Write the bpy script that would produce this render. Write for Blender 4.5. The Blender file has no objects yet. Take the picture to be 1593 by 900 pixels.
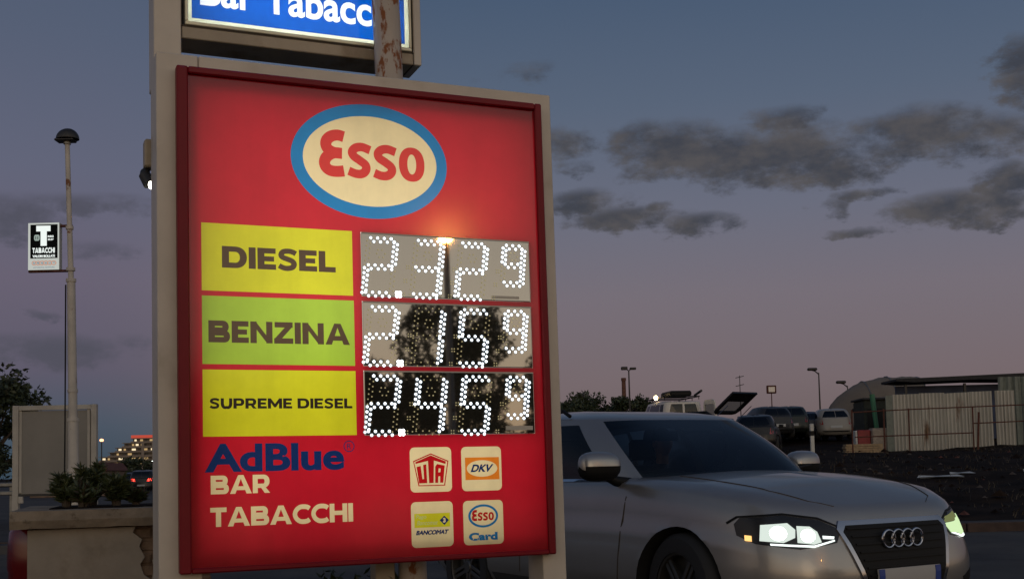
import bpy, math, random
import numpy as np
from mathutils import Vector, Matrix, noise
from mathutils.geometry import delaunay_2d_cdt
from mathutils.bvhtree import BVHTree
random.seed(7)
SC = bpy.context.scene
COL = SC.collection
R = math.radians
# ------------------------------------------------------------------ camera
cam = bpy.data.cameras.new('camera'); camo = bpy.data.objects.new('camera', cam); COL.objects.link(camo)
CAMH = 1.15
cam.sensor_width = 36; cam.lens = 1850/1593*36; cam.shift_y = 150/1593
cam.clip_start = .1; cam.clip_end = 5000
_d = Vector((.0236, 1, -128/1850)); _up = -_d.normalized()      # world up in (right, down, forward) camera axes
_z = Vector((0, 0, 1)); _Y = (_z-_up*_z.dot(_up)).normalized(); _X = _Y.cross(_up)
if _X.x < 0: _X = -_X
_M = Matrix((_X, _Y, _up))                                     # camera (x right, y down, z fwd) -> world
rx, ry, rz = _M @ Vector((1, 0, 0)), _M @ Vector((0, -1, 0)), _M @ Vector((0, 0, -1))
m4 = Matrix((rx, ry, rz)).transposed().to_4x4(); m4.translation = (0, 0, CAMH)
camo.matrix_world = m4
SC.camera = camo
SC.view_settings.view_transform = 'Standard'; SC.view_settings.look = 'None'
SC.view_settings.exposure = 0; SC.view_settings.gamma = 1
SC.cycles.max_bounces = 8; SC.cycles.diffuse_bounces = 3; SC.cycles.glossy_bounces = 4; SC.cycles.transparent_max_bounces = 12
SC.cycles.sample_clamp_indirect = 4; SC.cycles.caustics_reflective = False; SC.cycles.caustics_refractive = False
SC.cycles.use_denoising = True

# ------------------------------------------------------------------ world: dusk sky with broken cloud
W = bpy.data.worlds.new('World'); SC.world = W; W.use_nodes = True
wt = W.node_tree; wt.nodes.clear()
class NB:
    def __init__(s, t): s.t = t
    def put(s, sock, v):
        if hasattr(v, 'is_linked') or isinstance(v, bpy.types.NodeSocket): s.t.links.new(v, sock)
        else: sock.default_value = v
    def m(s, op, a, b=0., c=None, clamp=False):
        n = s.t.nodes.new('ShaderNodeMath'); n.operation = op; n.use_clamp = clamp
        s.put(n.inputs[0], a); s.put(n.inputs[1], b)
        if c is not None: s.put(n.inputs[2], c)
        return n.outputs[0]
    def ramp(s, f, stops, interp='LINEAR'):
        n = s.t.nodes.new('ShaderNodeValToRGB'); cr = n.color_ramp; cr.interpolation = interp
        while len(cr.elements) < len(stops): cr.elements.new(.5)
        for e, (p, c) in zip(cr.elements, stops): e.position = p; e.color = (*c, 1) if len(c) == 3 else c
        s.put(n.inputs[0], f); return n.outputs[0]
    def mix(s, f, a, b, mode='MIX'):
        n = s.t.nodes.new('ShaderNodeMix'); n.data_type = 'RGBA'; n.blend_type = mode
        s.put(n.inputs[0], f); s.put(n.inputs[6], a if not isinstance(a, tuple) else (*a[:3], 1)); s.put(n.inputs[7], b if not isinstance(b, tuple) else (*b[:3], 1))
        return n.outputs[2]
    def noise(s, vec, scale, detail=4, rough=.55, out=0):
        n = s.t.nodes.new('ShaderNodeTexNoise')
        if vec is not None: s.put(n.inputs['Vector'], vec)
        n.inputs['Scale'].default_value = scale; n.inputs['Detail'].default_value = detail; n.inputs['Roughness'].default_value = rough
        return n.outputs[out]
    def comb(s, x, y, z):
        n = s.t.nodes.new('ShaderNodeCombineXYZ'); s.put(n.inputs[0], x); s.put(n.inputs[1], y); s.put(n.inputs[2], z); return n.outputs[0]
    def mr(s, v, a, b, c=0., d=1., smooth=True):
        n = s.t.nodes.new('ShaderNodeMapRange'); n.interpolation_type = 'SMOOTHSTEP' if smooth else 'LINEAR'
        s.put(n.inputs[0], v)
        for i, k in enumerate((a, b, c, d)): s.put(n.inputs[i+1], k)
        return n.outputs[0]
def lin(*c): return tuple((x/255/12.92 if x/255 <= .04045 else ((x/255+.055)/1.055)**2.4) for x in c)
b = NB(wt)
tc = wt.nodes.new('ShaderNodeTexCoord').outputs['Generated']
sx = wt.nodes.new('ShaderNodeSeparateXYZ'); wt.links.new(tc, sx.inputs[0]); dx, dy, dz = sx.outputs
az = b.m('ARCTAN2', dx, dy); el = b.m('ARCSINE', dz)
def el_ramp(stops):                       # stops in degrees of elevation, sRGB colours
    f = b.mr(el, R(-2), R(60), 0, 1, smooth=False)
    return b.ramp(f, [((e+2)/62, lin(*c)) for e, c in stops])
front = el_ramp([(-2, (106, 92, 92)), (1, (110, 97, 97)), (4, (119, 106, 111)), (8, (119, 111, 121)), (12, (107, 110, 127)), (17, (89, 102, 123)), (23, (70, 89, 115)), (36, (58, 76, 104)), (60, (48, 66, 96))])
left = el_ramp([(-2, (52, 68, 80)), (.8, (60, 78, 92)), (2.4, (72, 86, 102)), (5.0, (94, 90, 108)), (9, (105, 98, 116)), (14, (99, 102, 123)), (20, (86, 96, 118)), (30, (66, 84, 110)), (60, (48, 66, 96))])
sky = b.mix(b.mr(az, R(-5), R(-21)), front, left)
SUNAZ = R(168)
back = b.ramp(b.mr(el, R(-2), R(60), 0, 1, smooth=False), [(0, (.75, .42, .22)), (.06, (1.0, .66, .38)), (.2, (.95, .82, .66)), (.4, (.55, .55, .54)), (.7, (.22, .27, .35)), (1, (.11, .15, .24))])
cosb = b.m('ADD', b.m('MULTIPLY', dx, math.sin(SUNAZ)), b.m('MULTIPLY', dy, math.cos(SUNAZ)))
sky = b.mix(b.mr(cosb, -.45, .85), sky, back)
# clouds
A = b.m('MULTIPLY', az, 1850.); Ev = b.m('MULTIPLY', el, 1850.)
wv = b.comb(b.m('MULTIPLY', A, 1/90), b.m('MULTIPLY', Ev, 1/50), 0.)
n1 = b.noise(wv, 1.15, 8, .66); n2 = b.noise(b.comb(b.m('MULTIPLY', A, 1/60), b.m('MULTIPLY', Ev, 1/34), 7.3), 1.0, 5, .6)
A2 = b.m('ADD', A, b.m('MULTIPLY', b.m('SUBTRACT', n2, .5), 130.)); E2 = b.m('ADD', Ev, b.m('MULTIPLY', b.m('SUBTRACT', n1, .5), 46.))
BL = [(274, 477, 105, 42, 1), (372, 461, 110, 42, 1), (450, 460, 100, 45, 1), (496, 435, 60, 25, 0.9), (432, 503, 50, 25, 0.9), (215, 499, 50, 25, 0.8), (628, 475, 90, 36, 1), (690, 459, 75, 30, 0.9), (572, 453, 60, 20, 0.7), (774, 560, 45, 30, 0.9), (785, 520, 35, 40, 0.9), (677, 363, 100, 24, 1), (753, 397, 55, 24, 1), (724, 346, 60, 14, 0.8), (537, 393, 42, 9, 0.8), (502, 378, 25, 14, 0.7), (111, 406, 70, 20, 1), (186, 380, 85, 18, 1), (290, 367, 65, 16, 0.9), (237, 395, 28, 10, 0.8), (94, 495, 40, 26, 0.6), (103, 459, 25, 12, 0.5), (525, 338, 40, 7, 0.6), (743, 457, 60, 30, 0.7), (-738, 373, 70, 32, 0.8), (-642, 398, 110, 15, 0.7), (-624, 332, 45, 14, 0.5), (-703, 186, 130, 24, 0.8), (-703, 237, 28, 7, 0.6), (-569, 197, 34, 13, 0.5), (36, 606, 45, 10, 0.12), (-587, 404, 50, 12, 0.6),
      (930, 500, 120, 40, .9), (1060, 380, 110, 30, .9), (1250, 520, 130, 45, .8), (-950, 420, 120, 30, .8), (-1150, 250, 150, 30, .7), (-1400, 480, 150, 40, .7), (1600, 350, 160, 40, .8), (600, 900, 200, 60, .7), (-500, 1100, 260, 70, .6)]
acc = None
for (a0, e0, ra, re, amp) in BL:
    u_ = b.m('MULTIPLY', b.m('SUBTRACT', A2, float(a0)), 1/(ra*1.25)); v_ = b.m('MULTIPLY', b.m('SUBTRACT', E2, float(e0)), 1/(re*1.25))
    g = b.m('MULTIPLY', b.m('SUBTRACT', 1., b.m('MULTIPLY_ADD', u_, u_, b.m('MULTIPLY', v_, v_))), float(amp))
    acc = g if acc is None else b.m('MAXIMUM', acc, g)
acc = b.m('MAXIMUM', acc, -1.2)
dens = b.mr(b.m('ADD', acc, b.m('MULTIPLY', b.m('SUBTRACT', n1, .5), 2.5)), -.12, .95, 0, .95)
ccol = b.mix(b.mr(n2, .3, .7), lin(60, 63, 73), lin(84, 81, 83))
ccol = b.mix(b.mr(az, R(-8), R(-16)), ccol, lin(80, 80, 94))
ccol = b.mix(b.mr(cosb, -.2, .8), ccol, (.5, .34, .24))
sky = b.mix(dens, sky, ccol)
bg = wt.nodes.new('ShaderNodeBackground'); wt.links.new(sky, bg.inputs[0]); bg.inputs[1].default_value = .95
# a physically based twilight sky adds the last scattered light of the sun that has just set
nish = wt.nodes.new('ShaderNodeTexSky'); nish.sky_type = 'NISHITA'; nish.sun_disc = False
nish.sun_elevation = R(1.0); nish.sun_rotation = SUNAZ
bg2 = wt.nodes.new('ShaderNodeBackground'); wt.links.new(nish.outputs[0], bg2.inputs[0]); bg2.inputs[1].default_value = .004
ad = wt.nodes.new('ShaderNodeAddShader'); wt.links.new(bg.outputs[0], ad.inputs[0]); wt.links.new(bg2.outputs[0], ad.inputs[1])
wo = wt.nodes.new('ShaderNodeOutputWorld'); wt.links.new(ad.outputs[0], wo.inputs[0])
sun = bpy.data.lights.new('sun', 'SUN'); sun.energy = .12; sun.angle = R(25); sun.color = (1, .72, .45)
suno = bpy.data.objects.new('sun', sun); COL.objects.link(suno)
_sd = Vector((math.sin(SUNAZ)*math.cos(R(8)), math.cos(SUNAZ)*math.cos(R(8)), math.sin(R(8))))
suno.rotation_euler = _sd.to_track_quat('Z', 'Y').to_euler(); suno.location = (0, -20, 20)

# ------------------------------------------------------------------ materials
MATS = {}
def mat(name, col, rough=.6, metal=0., spec=.5, var=0., vscale=6., bump=0., bscale=40., emit=None, estr=0., coat=0., col2=None, th=(.45, .6), tscale=3., alpha=None, stretch=None):
    m = bpy.data.materials.new(name); m.use_nodes = True; t = m.node_tree; p = t.nodes['Principled BSDF']; n = NB(t)
    p.inputs['Roughness'].default_value = rough; p.inputs['Metallic'].default_value = metal
    p.inputs['Specular IOR Level'].default_value = spec; p.inputs['Coat Weight'].default_value = coat
    co = t.nodes.new('ShaderNodeTexCoord').outputs['Object']
    if stretch:
        mp = t.nodes.new('ShaderNodeMapping'); mp.inputs['Scale'].default_value = stretch; t.links.new(co, mp.inputs[0]); co = mp.outputs[0]
    c = (*col, 1)
    if var:
        f = n.noise(co, vscale, 5, .6); f = n.mr(f, .3, .7, 1-var, 1+var)
        mm = t.nodes.new('ShaderNodeMix'); mm.data_type = 'RGBA'; mm.blend_type = 'MULTIPLY'; mm.inputs[0].default_value = 1
        mm.inputs[6].default_value = c; cb = n.comb(f, f, f); t.links.new(cb, mm.inputs[7]); c = mm.outputs[2]
    if col2:
        f = n.mr(n.noise(co, tscale, 7, .65), th[0], th[1])
        c = n.mix(f, c if not isinstance(c, tuple) else c, col2)
        rr = n.mr(f, 0, 1, rough, min(1, rough+.3)); t.links.new(rr, p.inputs['Roughness'])
    n.put(p.inputs['Base Color'], c)
    if bump:
        bn = t.nodes.new('ShaderNodeBump'); bn.inputs['Strength'].default_value = bump; bn.inputs['Distance'].default_value = .01
        t.links.new(n.noise(co, bscale, 5, .6), bn.inputs['Height']); t.links.new(bn.outputs[0], p.inputs['Normal'])
    if emit: p.inputs['Emission Color'].default_value = (*emit, 1); p.inputs['Emission Strength'].default_value = estr
    MATS[name] = m; return m
def sep(t, v):
    s_ = t.nodes.new('ShaderNodeSeparateXYZ'); t.links.new(v, s_.inputs[0]); return s_.outputs[:3]
def translucent(name, col, tr=.75, gl=.05):
    m = bpy.data.materials.new(name); m.use_nodes = True; t = m.node_tree; t.nodes.clear(); n = NB(t)
    co = t.nodes.new('ShaderNodeTexCoord').outputs['Object']
    f = n.m('MULTIPLY', n.mr(n.noise(co, 2.2, 6, .7), .3, .7, .90, 1.06), n.mr(n.noise(n.comb(*[n.m('MULTIPLY', k_, s_) for k_, s_ in zip(sep(t, co), (9., 9., .7))]), 1., 4, .6), .35, .7, 1.0, .94))
    c = n.mix(1., col, n.comb(f, f, f), 'MULTIPLY')
    a = t.nodes.new('ShaderNodeBsdfTranslucent'); d = t.nodes.new('ShaderNodeBsdfDiffuse'); g = t.nodes.new('ShaderNodeBsdfGlossy')
    for x in (a, d): t.links.new(c, x.inputs[0])
    g.inputs['Roughness'].default_value = .13
    x1 = t.nodes.new('ShaderNodeMixShader'); x1.inputs[0].default_value = 1-tr; t.links.new(a.outputs[0], x1.inputs[1]); t.links.new(d.outputs[0], x1.inputs[2])
    x2 = t.nodes.new('ShaderNodeMixShader'); x2.inputs[0].default_value = gl; t.links.new(x1.outputs[0], x2.inputs[1]); t.links.new(g.outputs[0], x2.inputs[2])
    o = t.nodes.new('ShaderNodeOutputMaterial'); t.links.new(x2.outputs[0], o.inputs[0]); MATS[name] = m; return m
def glass(name, tint, trans=.45, rough=.03):
    m = bpy.data.materials.new(name); m.use_nodes = True; t = m.node_tree; t.nodes.clear()
    a = t.nodes.new('ShaderNodeBsdfTransparent'); a.inputs[0].default_value = (*[x*trans for x in tint], 1)
    g = t.nodes.new('ShaderNodeBsdfGlossy'); g.inputs['Roughness'].default_value = rough
    fr = t.nodes.new('ShaderNodeFresnel'); fr.inputs[0].default_value = 1.5
    x = t.nodes.new('ShaderNodeMixShader'); t.links.new(fr.outputs[0], x.inputs[0]); t.links.new(a.outputs[0], x.inputs[1]); t.links.new(g.outputs[0], x.inputs[2])
    o = t.nodes.new('ShaderNodeOutputMaterial'); t.links.new(x.outputs[0], o.inputs[0]); MATS[name] = m; return m
def emis(name, col, s):
    m = bpy.data.materials.new(name); m.use_nodes = True; t = m.node_tree; t.nodes.clear()
    e = t.nodes.new('ShaderNodeEmission'); e.inputs[0].default_value = (*col, 1); e.inputs[1].default_value = s
    o = t.nodes.new('ShaderNodeOutputMaterial'); t.links.new(e.outputs[0], o.inputs[0]); MATS[name] = m; return m

# ------------------------------------------------------------------ mesh helpers
def tag(o, label=None, cat=None, group=None, kind=None):
    if label: o['label'] = label
    if cat: o['category'] = cat
    if group: o['group'] = group
    if kind: o['kind'] = kind
    return o
def thing(name, label, cat, loc=(0, 0, 0), rz=0, group=None, matrix=None):
    o = bpy.data.objects.new(name, None); COL.objects.link(o); o.empty_display_size = .2
    if matrix is not None: o.matrix_world = matrix
    else: o.location = loc; o.rotation_euler = (0, 0, rz)
    return tag(o, label, cat, group)
def copy_tree(o, parent=None):
    c = o.copy(); COL.objects.link(c); c.parent = parent
    for ch in o.children: copy_tree(ch, c)
    return c
class MB:
    def __init__(s): s.v = []; s.f = []; s.mi = []; s.cur = 0
    def add(s, vs, fs, mi=None):
        k = len(s.v); s.v += [tuple(v) for v in vs]; s.f += [tuple(i+k for i in f) for f in fs]; s.mi += [s.cur if mi is None else mi]*len(fs); return s
    def box(s, x0, y0, z0, x1, y1, z1, M=None):
        vs = [Vector((x, y, z)) for z in (z0, z1) for y in (y0, y1) for x in (x0, x1)]
        if M is not None: vs = [M @ v for v in vs]
        return s.add(vs, [(0, 2, 3, 1), (4, 5, 7, 6), (0, 1, 5, 4), (2, 6, 7, 3), (0, 4, 6, 2), (1, 3, 7, 5)])
    def bbox(s, x0, y0, z0, x1, y1, z1, bv, M=None):          # bevelled box (chamfered along all edges)
        X, Y, Z = (x0, x1), (y0, y1), (z0, z1); vs = []; idx = {}
        for i in (0, 1):
            for j in (0, 1):
                for k in (0, 1):
                    for ax in range(3):
                        p = [X[i], Y[j], Z[k]]
                        for q, (lo, hi, w) in enumerate(((x0, x1, i), (y0, y1, j), (z0, z1, k))):
                            if q != ax: p[q] += -bv if w else bv
                        idx[(i, j, k, ax)] = len(vs); vs.append(M @ Vector(p) if M is not None else Vector(p))
        fs = []
        for ax in range(3):
            o1, o2 = [q for q in range(3) if q != ax]
            for w in (0, 1):
                q = []
                for a, c in ((0, 0), (1, 0), (1, 1), (0, 1)):
                    key = [0, 0, 0]; key[ax] = w; key[o1] = a; key[o2] = c; q.append(idx[(*key, ax)])
                fs.append(q)
        for ax in range(3):
            o1, o2 = [q for q in range(3) if q != ax]
            for a in (0, 1):
                for c in (0, 1):
                    k0 = [0]*3; k1 = [0]*3; k0[o1] = k1[o1] = a; k0[o2] = k1[o2] = c; k1[ax] = 1
                    fs.append((idx[(*k0, o1)], idx[(*k0, o2)], idx[(*k1, o2)], idx[(*k1, o1)]))
        for i in (0, 1):
            for j in (0, 1):
                for k in (0, 1): fs.append((idx[(i, j, k, 0)], idx[(i, j, k, 1)], idx[(i, j, k, 2)]))
        return s.add(vs, fs)
    def tube(s, pts, r, n=12, cap=True):
        pts = [Vector(p) for p in pts]; rs = r if isinstance(r, (list, tuple)) else [r]*len(pts); vs = []; fs = []; pu = None
        for i, p in enumerate(pts):
            d = (pts[min(i+1, len(pts)-1)]-pts[max(i-1, 0)]).normalized()
            if pu is None: pu = d.orthogonal().normalized()
            pu = (pu-d*pu.dot(d)).normalized(); w = d.cross(pu)
            for k in range(n): a = 2*math.pi*k/n; vs.append(p+(pu*math.cos(a)+w*math.sin(a))*rs[i])
        for i in range(len(pts)-1):
            for k in range(n): fs.append((i*n+k, i*n+(k+1) % n, (i+1)*n+(k+1) % n, (i+1)*n+k))
        if cap: fs.append(tuple(range(n))[::-1]); fs.append(tuple((len(pts)-1)*n+k for k in range(n)))
        return s.add(vs, fs)
    def lathe(s, prof, n=32, M=None, ax='y'):                  # prof: (r, h) pairs
        vs = []; fs = []
        for r, h in prof:
            for k in range(n):
                a = 2*math.pi*k/n; c, d = r*math.cos(a), r*math.sin(a)
                v = Vector((c, h, d)) if ax == 'y' else Vector((c, d, h))
                vs.append(M @ v if M is not None else v)
        for i in range(len(prof)-1):
            for k in range(n): fs.append((i*n+k, (i+1)*n+k, (i+1)*n+(k+1) % n, i*n+(k+1) % n))
        return s.add(vs, fs)
    def prism(s, poly, y0, y1, M=None):                          # polygon in xz extruded along y
        n = len(poly); vs = [Vector((x, y0, z)) for x, z in poly]+[Vector((x, y1, z)) for x, z in poly]
        if M is not None: vs = [M @ v for v in vs]
        return s.add(vs, [tuple(range(n)), tuple(range(2*n-1, n-1, -1))]+[(i, i+n, (i+1) % n+n, (i+1) % n) for i in range(n)])
    def build(s, name, mats, parent=None, smooth=False, loc=None, kind=None):
        me = bpy.data.meshes.new(name); me.from_pydata(s.v, [], s.f)
        for m in (mats if isinstance(mats, (list, tuple)) else [mats]): me.materials.append(MATS[m] if isinstance(m, str) else m)
        if any(s.mi): me.polygons.foreach_set('material_index', s.mi)
        if smooth:
            me.polygons.foreach_set('use_smooth', [True]*len(s.f))
            try: me.set_sharp_from_angle(angle=R(38))
            except Exception: pass
        me.update()
        o = bpy.data.objects.new(name, me); COL.objects.link(o)
        if parent is not None: o.parent = parent
        if loc is not None: o.location = loc
        if kind: o['kind'] = kind
        return o

# ------------------------------------------------------------------ planar sheets cut into regions
class Shape:
    def __init__(s, key, loops=None, edges=None, winding=False):
        s.key = key; s.w = winding
        s.edges = list(edges) if edges is not None else []
        for L in loops or []: s.edges += [(L[i], L[(i+1) % len(L)]) for i in range(len(L))]
def rect(key, u0, v0, u1, v1): return Shape(key, [[(u0, v0), (u1, v0), (u1, v1), (u0, v1)]])
def rrect(key, u0, v0, u1, v1, r, n=4):
    P = []
    for cx, cy, a0 in ((u1-r, v1-r, 0), (u0+r, v1-r, 90), (u0+r, v0+r, 180), (u1-r, v0+r, 270)):
        for i in range(n+1): a = R(a0+90*i/n); P.append((cx+r*math.cos(a), cy+r*math.sin(a)))
    return Shape(key, [P])
def ell(key, cu, cv, a, c, n=56): return Shape(key, [[(cu+a*math.cos(2*math.pi*i/n), cv+c*math.sin(2*math.pi*i/n)) for i in range(n)]])
def stroke(key, pts, w, n=5):
    P = [Vector(p) for p in pts]; Q = []
    for i in range(len(P)-1):                                     # Catmull-Rom
        p0, p1, p2, p3 = P[max(i-1, 0)], P[i], P[i+1], P[min(i+2, len(P)-1)]
        for k in range(n):
            t = k/n; Q.append(.5*((2*p1)+(p2-p0)*t+(2*p0-5*p1+4*p2-p3)*t*t+(3*p1-p0-3*p2+p3)*t**3))
    Q.append(P[-1]); Lf = []; Rt = []
    for i, q in enumerate(Q):
        d = (Q[min(i+1, len(Q)-1)]-Q[max(i-1, 0)]).normalized(); nn = Vector((-d.y, d.x))*w/2
        Lf.append(tuple(q+nn)); Rt.append(tuple(q-nn))
    return Shape(key, [Lf+Rt[::-1]], winding=True)
def text_edges(s, bold=.03, space=1.0):
    cu = bpy.data.curves.new('t', 'FONT'); cu.body = s; cu.size = 1; cu.offset = bold; cu.resolution_u = 5; cu.space_character = space
    o = bpy.data.objects.new('t', cu); COL.objects.link(o); bpy.context.view_layer.update()
    me = o.to_mesh(); cnt = {}
    for p in me.polygons:
        for e in p.edge_keys: cnt[e] = cnt.get(e, 0)+1
    vs = [tuple(v.co[:2]) for v in me.vertices]
    # edges used once are outline edges
    E = [(vs[a], vs[c]) for (a, c), k in cnt.items() if k == 1]
    o.to_mesh_clear(); bpy.data.objects.remove(o); bpy.data.curves.remove(cu)
    return E
def text(key, s, u0, v0, u1, v1, bold=.03, shear=0., space=1.0, desc=False):
    """text whose ink fills the box u0..u1 (left to right), v0 (top) .. v1 (baseline)"""
    E = text_edges(s, bold, space); xs = [p[0] for e in E for p in e]; ys = [p[1] for e in E for p in e]
    x0, x1, y0, y1 = min(xs), max(xs), (0-bold if desc else min(ys)), max(ys)
    def f(p):
        x = (p[0]-x0)/(x1-x0); y = (p[1]-y0)/(y1-y0)
        return (u0+x*(u1-u0-shear)+shear*y, v1+y*(v0-v1))
    return Shape(key, edges=[(f(a), f(c)) for a, c in E])
def cut(shapes, outer, grid=None):
    """triangulates everything; returns verts, tris, keys (last shape containing a triangle wins)"""
    vmap = {}; V = []; E = set()
    def vi(p):
        k = (round(p[0], 5), round(p[1], 5))
        if k not in vmap: vmap[k] = len(V); V.append(Vector(k))
        return vmap[k]
    for s in [outer]+shapes:
        for a, c in s.edges:
            i, j = vi(a), vi(c)
            if i != j: E.add((min(i, j), max(i, j)))
    if grid:
        us = [p[0] for e in outer.edges for p in e]; ws = [p[1] for e in outer.edges for p in e]
        nu = max(1, int((max(us)-min(us))/grid)); nv = max(1, int((max(ws)-min(ws))/grid))
        for i in range(1, nu):
            for j in range(1, nv): vi((min(us)+(max(us)-min(us))*i/nu+.00013*(j % 3), min(ws)+(max(ws)-min(ws))*j/nv+.00011*(i % 3)))
    r = delaunay_2d_cdt(V, list(E), [], 0, 1e-6)
    ov = np.array([tuple(v) for v in r[0]]); tri = np.array([f[:3] for f in r[2]]); cen = ov[tri].mean(1)
    key = np.full(len(tri), -1)
    for k, s in enumerate([outer]+shapes):
        e = np.array([(a[0], a[1], c[0], c[1]) for a, c in s.edges]); xmin, ymin = e[:, [0, 2]].min(), e[:, [1, 3]].min(); xmax, ymax = e[:, [0, 2]].max(), e[:, [1, 3]].max()
        idx = np.where((cen[:, 0] > xmin) & (cen[:, 0] < xmax) & (cen[:, 1] > ymin) & (cen[:, 1] < ymax))[0]
        if not len(idx): continue
        x = cen[idx, 0][:, None]; y = cen[idx, 1][:, None]
        cr = (e[:, 1] > y) != (e[:, 3] > y)
        dyy = np.where(e[:, 3] == e[:, 1], 1e-12, e[:, 3]-e[:, 1])
        xc = e[:, 0]+(y-e[:, 1])/dyy*(e[:, 2]-e[:, 0]); hit = cr & (xc > x)
        if s.w: ins = (np.where(hit, np.where(e[:, 3] > e[:, 1], 1, -1), 0).sum(1) != 0)
        else: ins = hit.sum(1) % 2 == 1
        key[idx[ins]] = k
    keys = [None if k < 0 else ([outer]+shapes)[k].key for k in key]
    ok = np.zeros(len(tri), bool)
    # outside the outer outline nothing is kept
    e = np.array([(a[0], a[1], c[0], c[1]) for a, c in outer.edges]); x = cen[:, 0][:, None]; y = cen[:, 1][:, None]
    cr = (e[:, 1] > y) != (e[:, 3] > y); dyy = np.where(e[:, 3] == e[:, 1], 1e-12, e[:, 3]-e[:, 1])
    ok = (cr & (e[:, 0]+(y-e[:, 1])/dyy*(e[:, 2]-e[:, 0]) > x)).sum(1) % 2 == 1
    return ov, tri, [k if g else None for k, g in zip(keys, ok)]
def sheet(shapes, outer, fmap, spec, parent, grid=None):
    """spec: key -> (object name, material, parent key or None). One mesh per key."""
    ov, tri, keys = cut(shapes, outer, grid); out = {}
    for key in dict.fromkeys([outer.key]+[s.key for s in shapes]):
        fs = [tri[i] for i in range(len(tri)) if keys[i] == key]
        if not fs or key not in spec: continue
        used = {}; vs = []; ff = []
        for f in fs:
            g = []
            for i in f:
                if i not in used: used[i] = len(vs); vs.append(fmap(*ov[i]))
                g.append(used[i])
            ff.append(g)
        nm, mt, pk = spec[key][:3]
        mb = MB(); mb.add(vs, ff); out[key] = mb.build(nm, mt, out[pk] if pk else parent)
        if len(spec[key]) > 3: out[key]['label'] = spec[key][3]
    return out

# ------------------------------------------------------------------ terrain
PROF = [(0, 0), (18.7, 0), (18.75, .13), (19.2, .14), (24, .45), (32, 1.0), (40, 1.35), (45, 1.5), (60, 2.35), (100, 2.6), (400, 2.6), (4000, 2.6)]
def lerp_tab(x, T):
    if x <= T[0][0]: return T[0][1]
    for (a, c), (d, e) in zip(T, T[1:]):
        if x <= d: return c+(e-c)*(x-a)/(d-a)
    return T[-1][1]
def sst(x, a, c): t = min(1, max(0, (x-a)/(c-a))); return t*t*(3-2*t)
def G(x, y):
    xb = 7-(y-19)*.36 if y > 19 else 7-(19-y)*.2
    s = sst(x, xb-2.5, xb+1.0) if y > 19.2 else 1.
    h = lerp_tab(y, PROF)*s
    if y > 19.3 and s > 0:
        k = sst(y, 19.3, 23)*(1-sst(y, 60, 90))*s
        h += k*.16*noise.noise(Vector((x*.35, y*.3, 0)))+k*.07*noise.noise(Vector((x*1.3, y*1.1, 3)))
    return h

# ------------------------------------------------------------------ material library
mat('asphalt', (.045, .042, .042), .85, spec=.25, var=.25, vscale=1.2, bump=.5, bscale=120, col2=(.075, .07, .066), th=(.45, .62), tscale=.35)
mat('forecourt', (.07, .066, .062), .85, var=.25, vscale=2, bump=.5, bscale=90, col2=(.1, .095, .085), th=(.45, .6), tscale=.6)
mat('soil', (.012, .007, .005), .95, spec=.08, var=.5, vscale=1.6, bump=1., bscale=14, col2=(.026, .016, .010), th=(.52, .66), tscale=.55)
mat('kerb_stone', (.055, .035, .028), .9, var=.2, bump=.4, bscale=30)
mat('road_paint', (.55, .55, .52), .7, var=.2, vscale=9)
mat('cream_paint', (.50, .445, .37), .42, var=.07, vscale=3, bump=.12, bscale=15, col2=(.41, .355, .28), th=(.5, .72), tscale=2.2)
mat('cream_dirty', (.33, .27, .19), .5, var=.12, vscale=4, bump=.15, bscale=20, col2=(.22, .16, .10), th=(.5, .7), tscale=2.5)
mat('joint', (.06, .045, .03), .8)
mat('red_gloss', (.17, .002, .008), .45, spec=.25, var=.06)
mat('box_white', (.8, .8, .78), .8)
mat('box_grey', (.25, .23, .2), .7, var=.1)
mat('rusty_pole', (.38, .33, .28), .55, var=.1, vscale=5, bump=.25, bscale=30, col2=(.20, .065, .018), th=(.53, .60), tscale=13, stretch=(1, 1, .45))
mat('pole_paint', (.40, .375, .335), .55, var=.12, vscale=3, col2=(.17, .075, .035), th=(.59, .66), tscale=3.2)
mat('dark_metal', (.03, .03, .03), .5, metal=.4)
mat('grey_metal', (.2, .2, .19), .45, metal=.6, var=.15)
mat('rust', (.075, .022, .013), .85, var=.35, vscale=12, bump=.3)
mat('brass_light', (.65, .6, .42), .4, metal=.2, var=.08)
mat('board_grey', (.19, .18, .16), .75, var=.10, vscale=1.2, bump=.15, bscale=6)
mat('board_frame', (.34, .32, .28), .55, var=.12, vscale=3)
mat('plaster', (.27, .235, .19), .92, var=.14, vscale=3, bump=.5, bscale=28, col2=(.20, .165, .125), th=(.5, .68), tscale=1.7)
mat('brick_core', (.15, .10, .065), .95, var=.35, vscale=9, bump=1., bscale=22)
mat('cap_stone', (.22, .175, .125), .95, var=.2, vscale=5, bump=.9, bscale=25, col2=(.07, .05, .03), th=(.56, .66), tscale=7)
mat('plastic_red', (.10, .003, .004), .25, coat=.3)
mat('leaf', (.045, .062, .022), .5, var=.35, vscale=5)
mat('leaf_light', (.075, .088, .030), .5, var=.3, vscale=5)
mat('leaf_dry', (.045, .033, .016), .6, var=.3, vscale=5)
mat('tree_leaf', (.030, .042, .018), .6, var=.4, vscale=2)
mat('bark', (.06, .045, .032), .9, var=.3, vscale=8, bump=.6)
mat('print_black', (.012, .012, .012), .4)
mat('pcb', (.05, .048, .042), .35)
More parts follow.
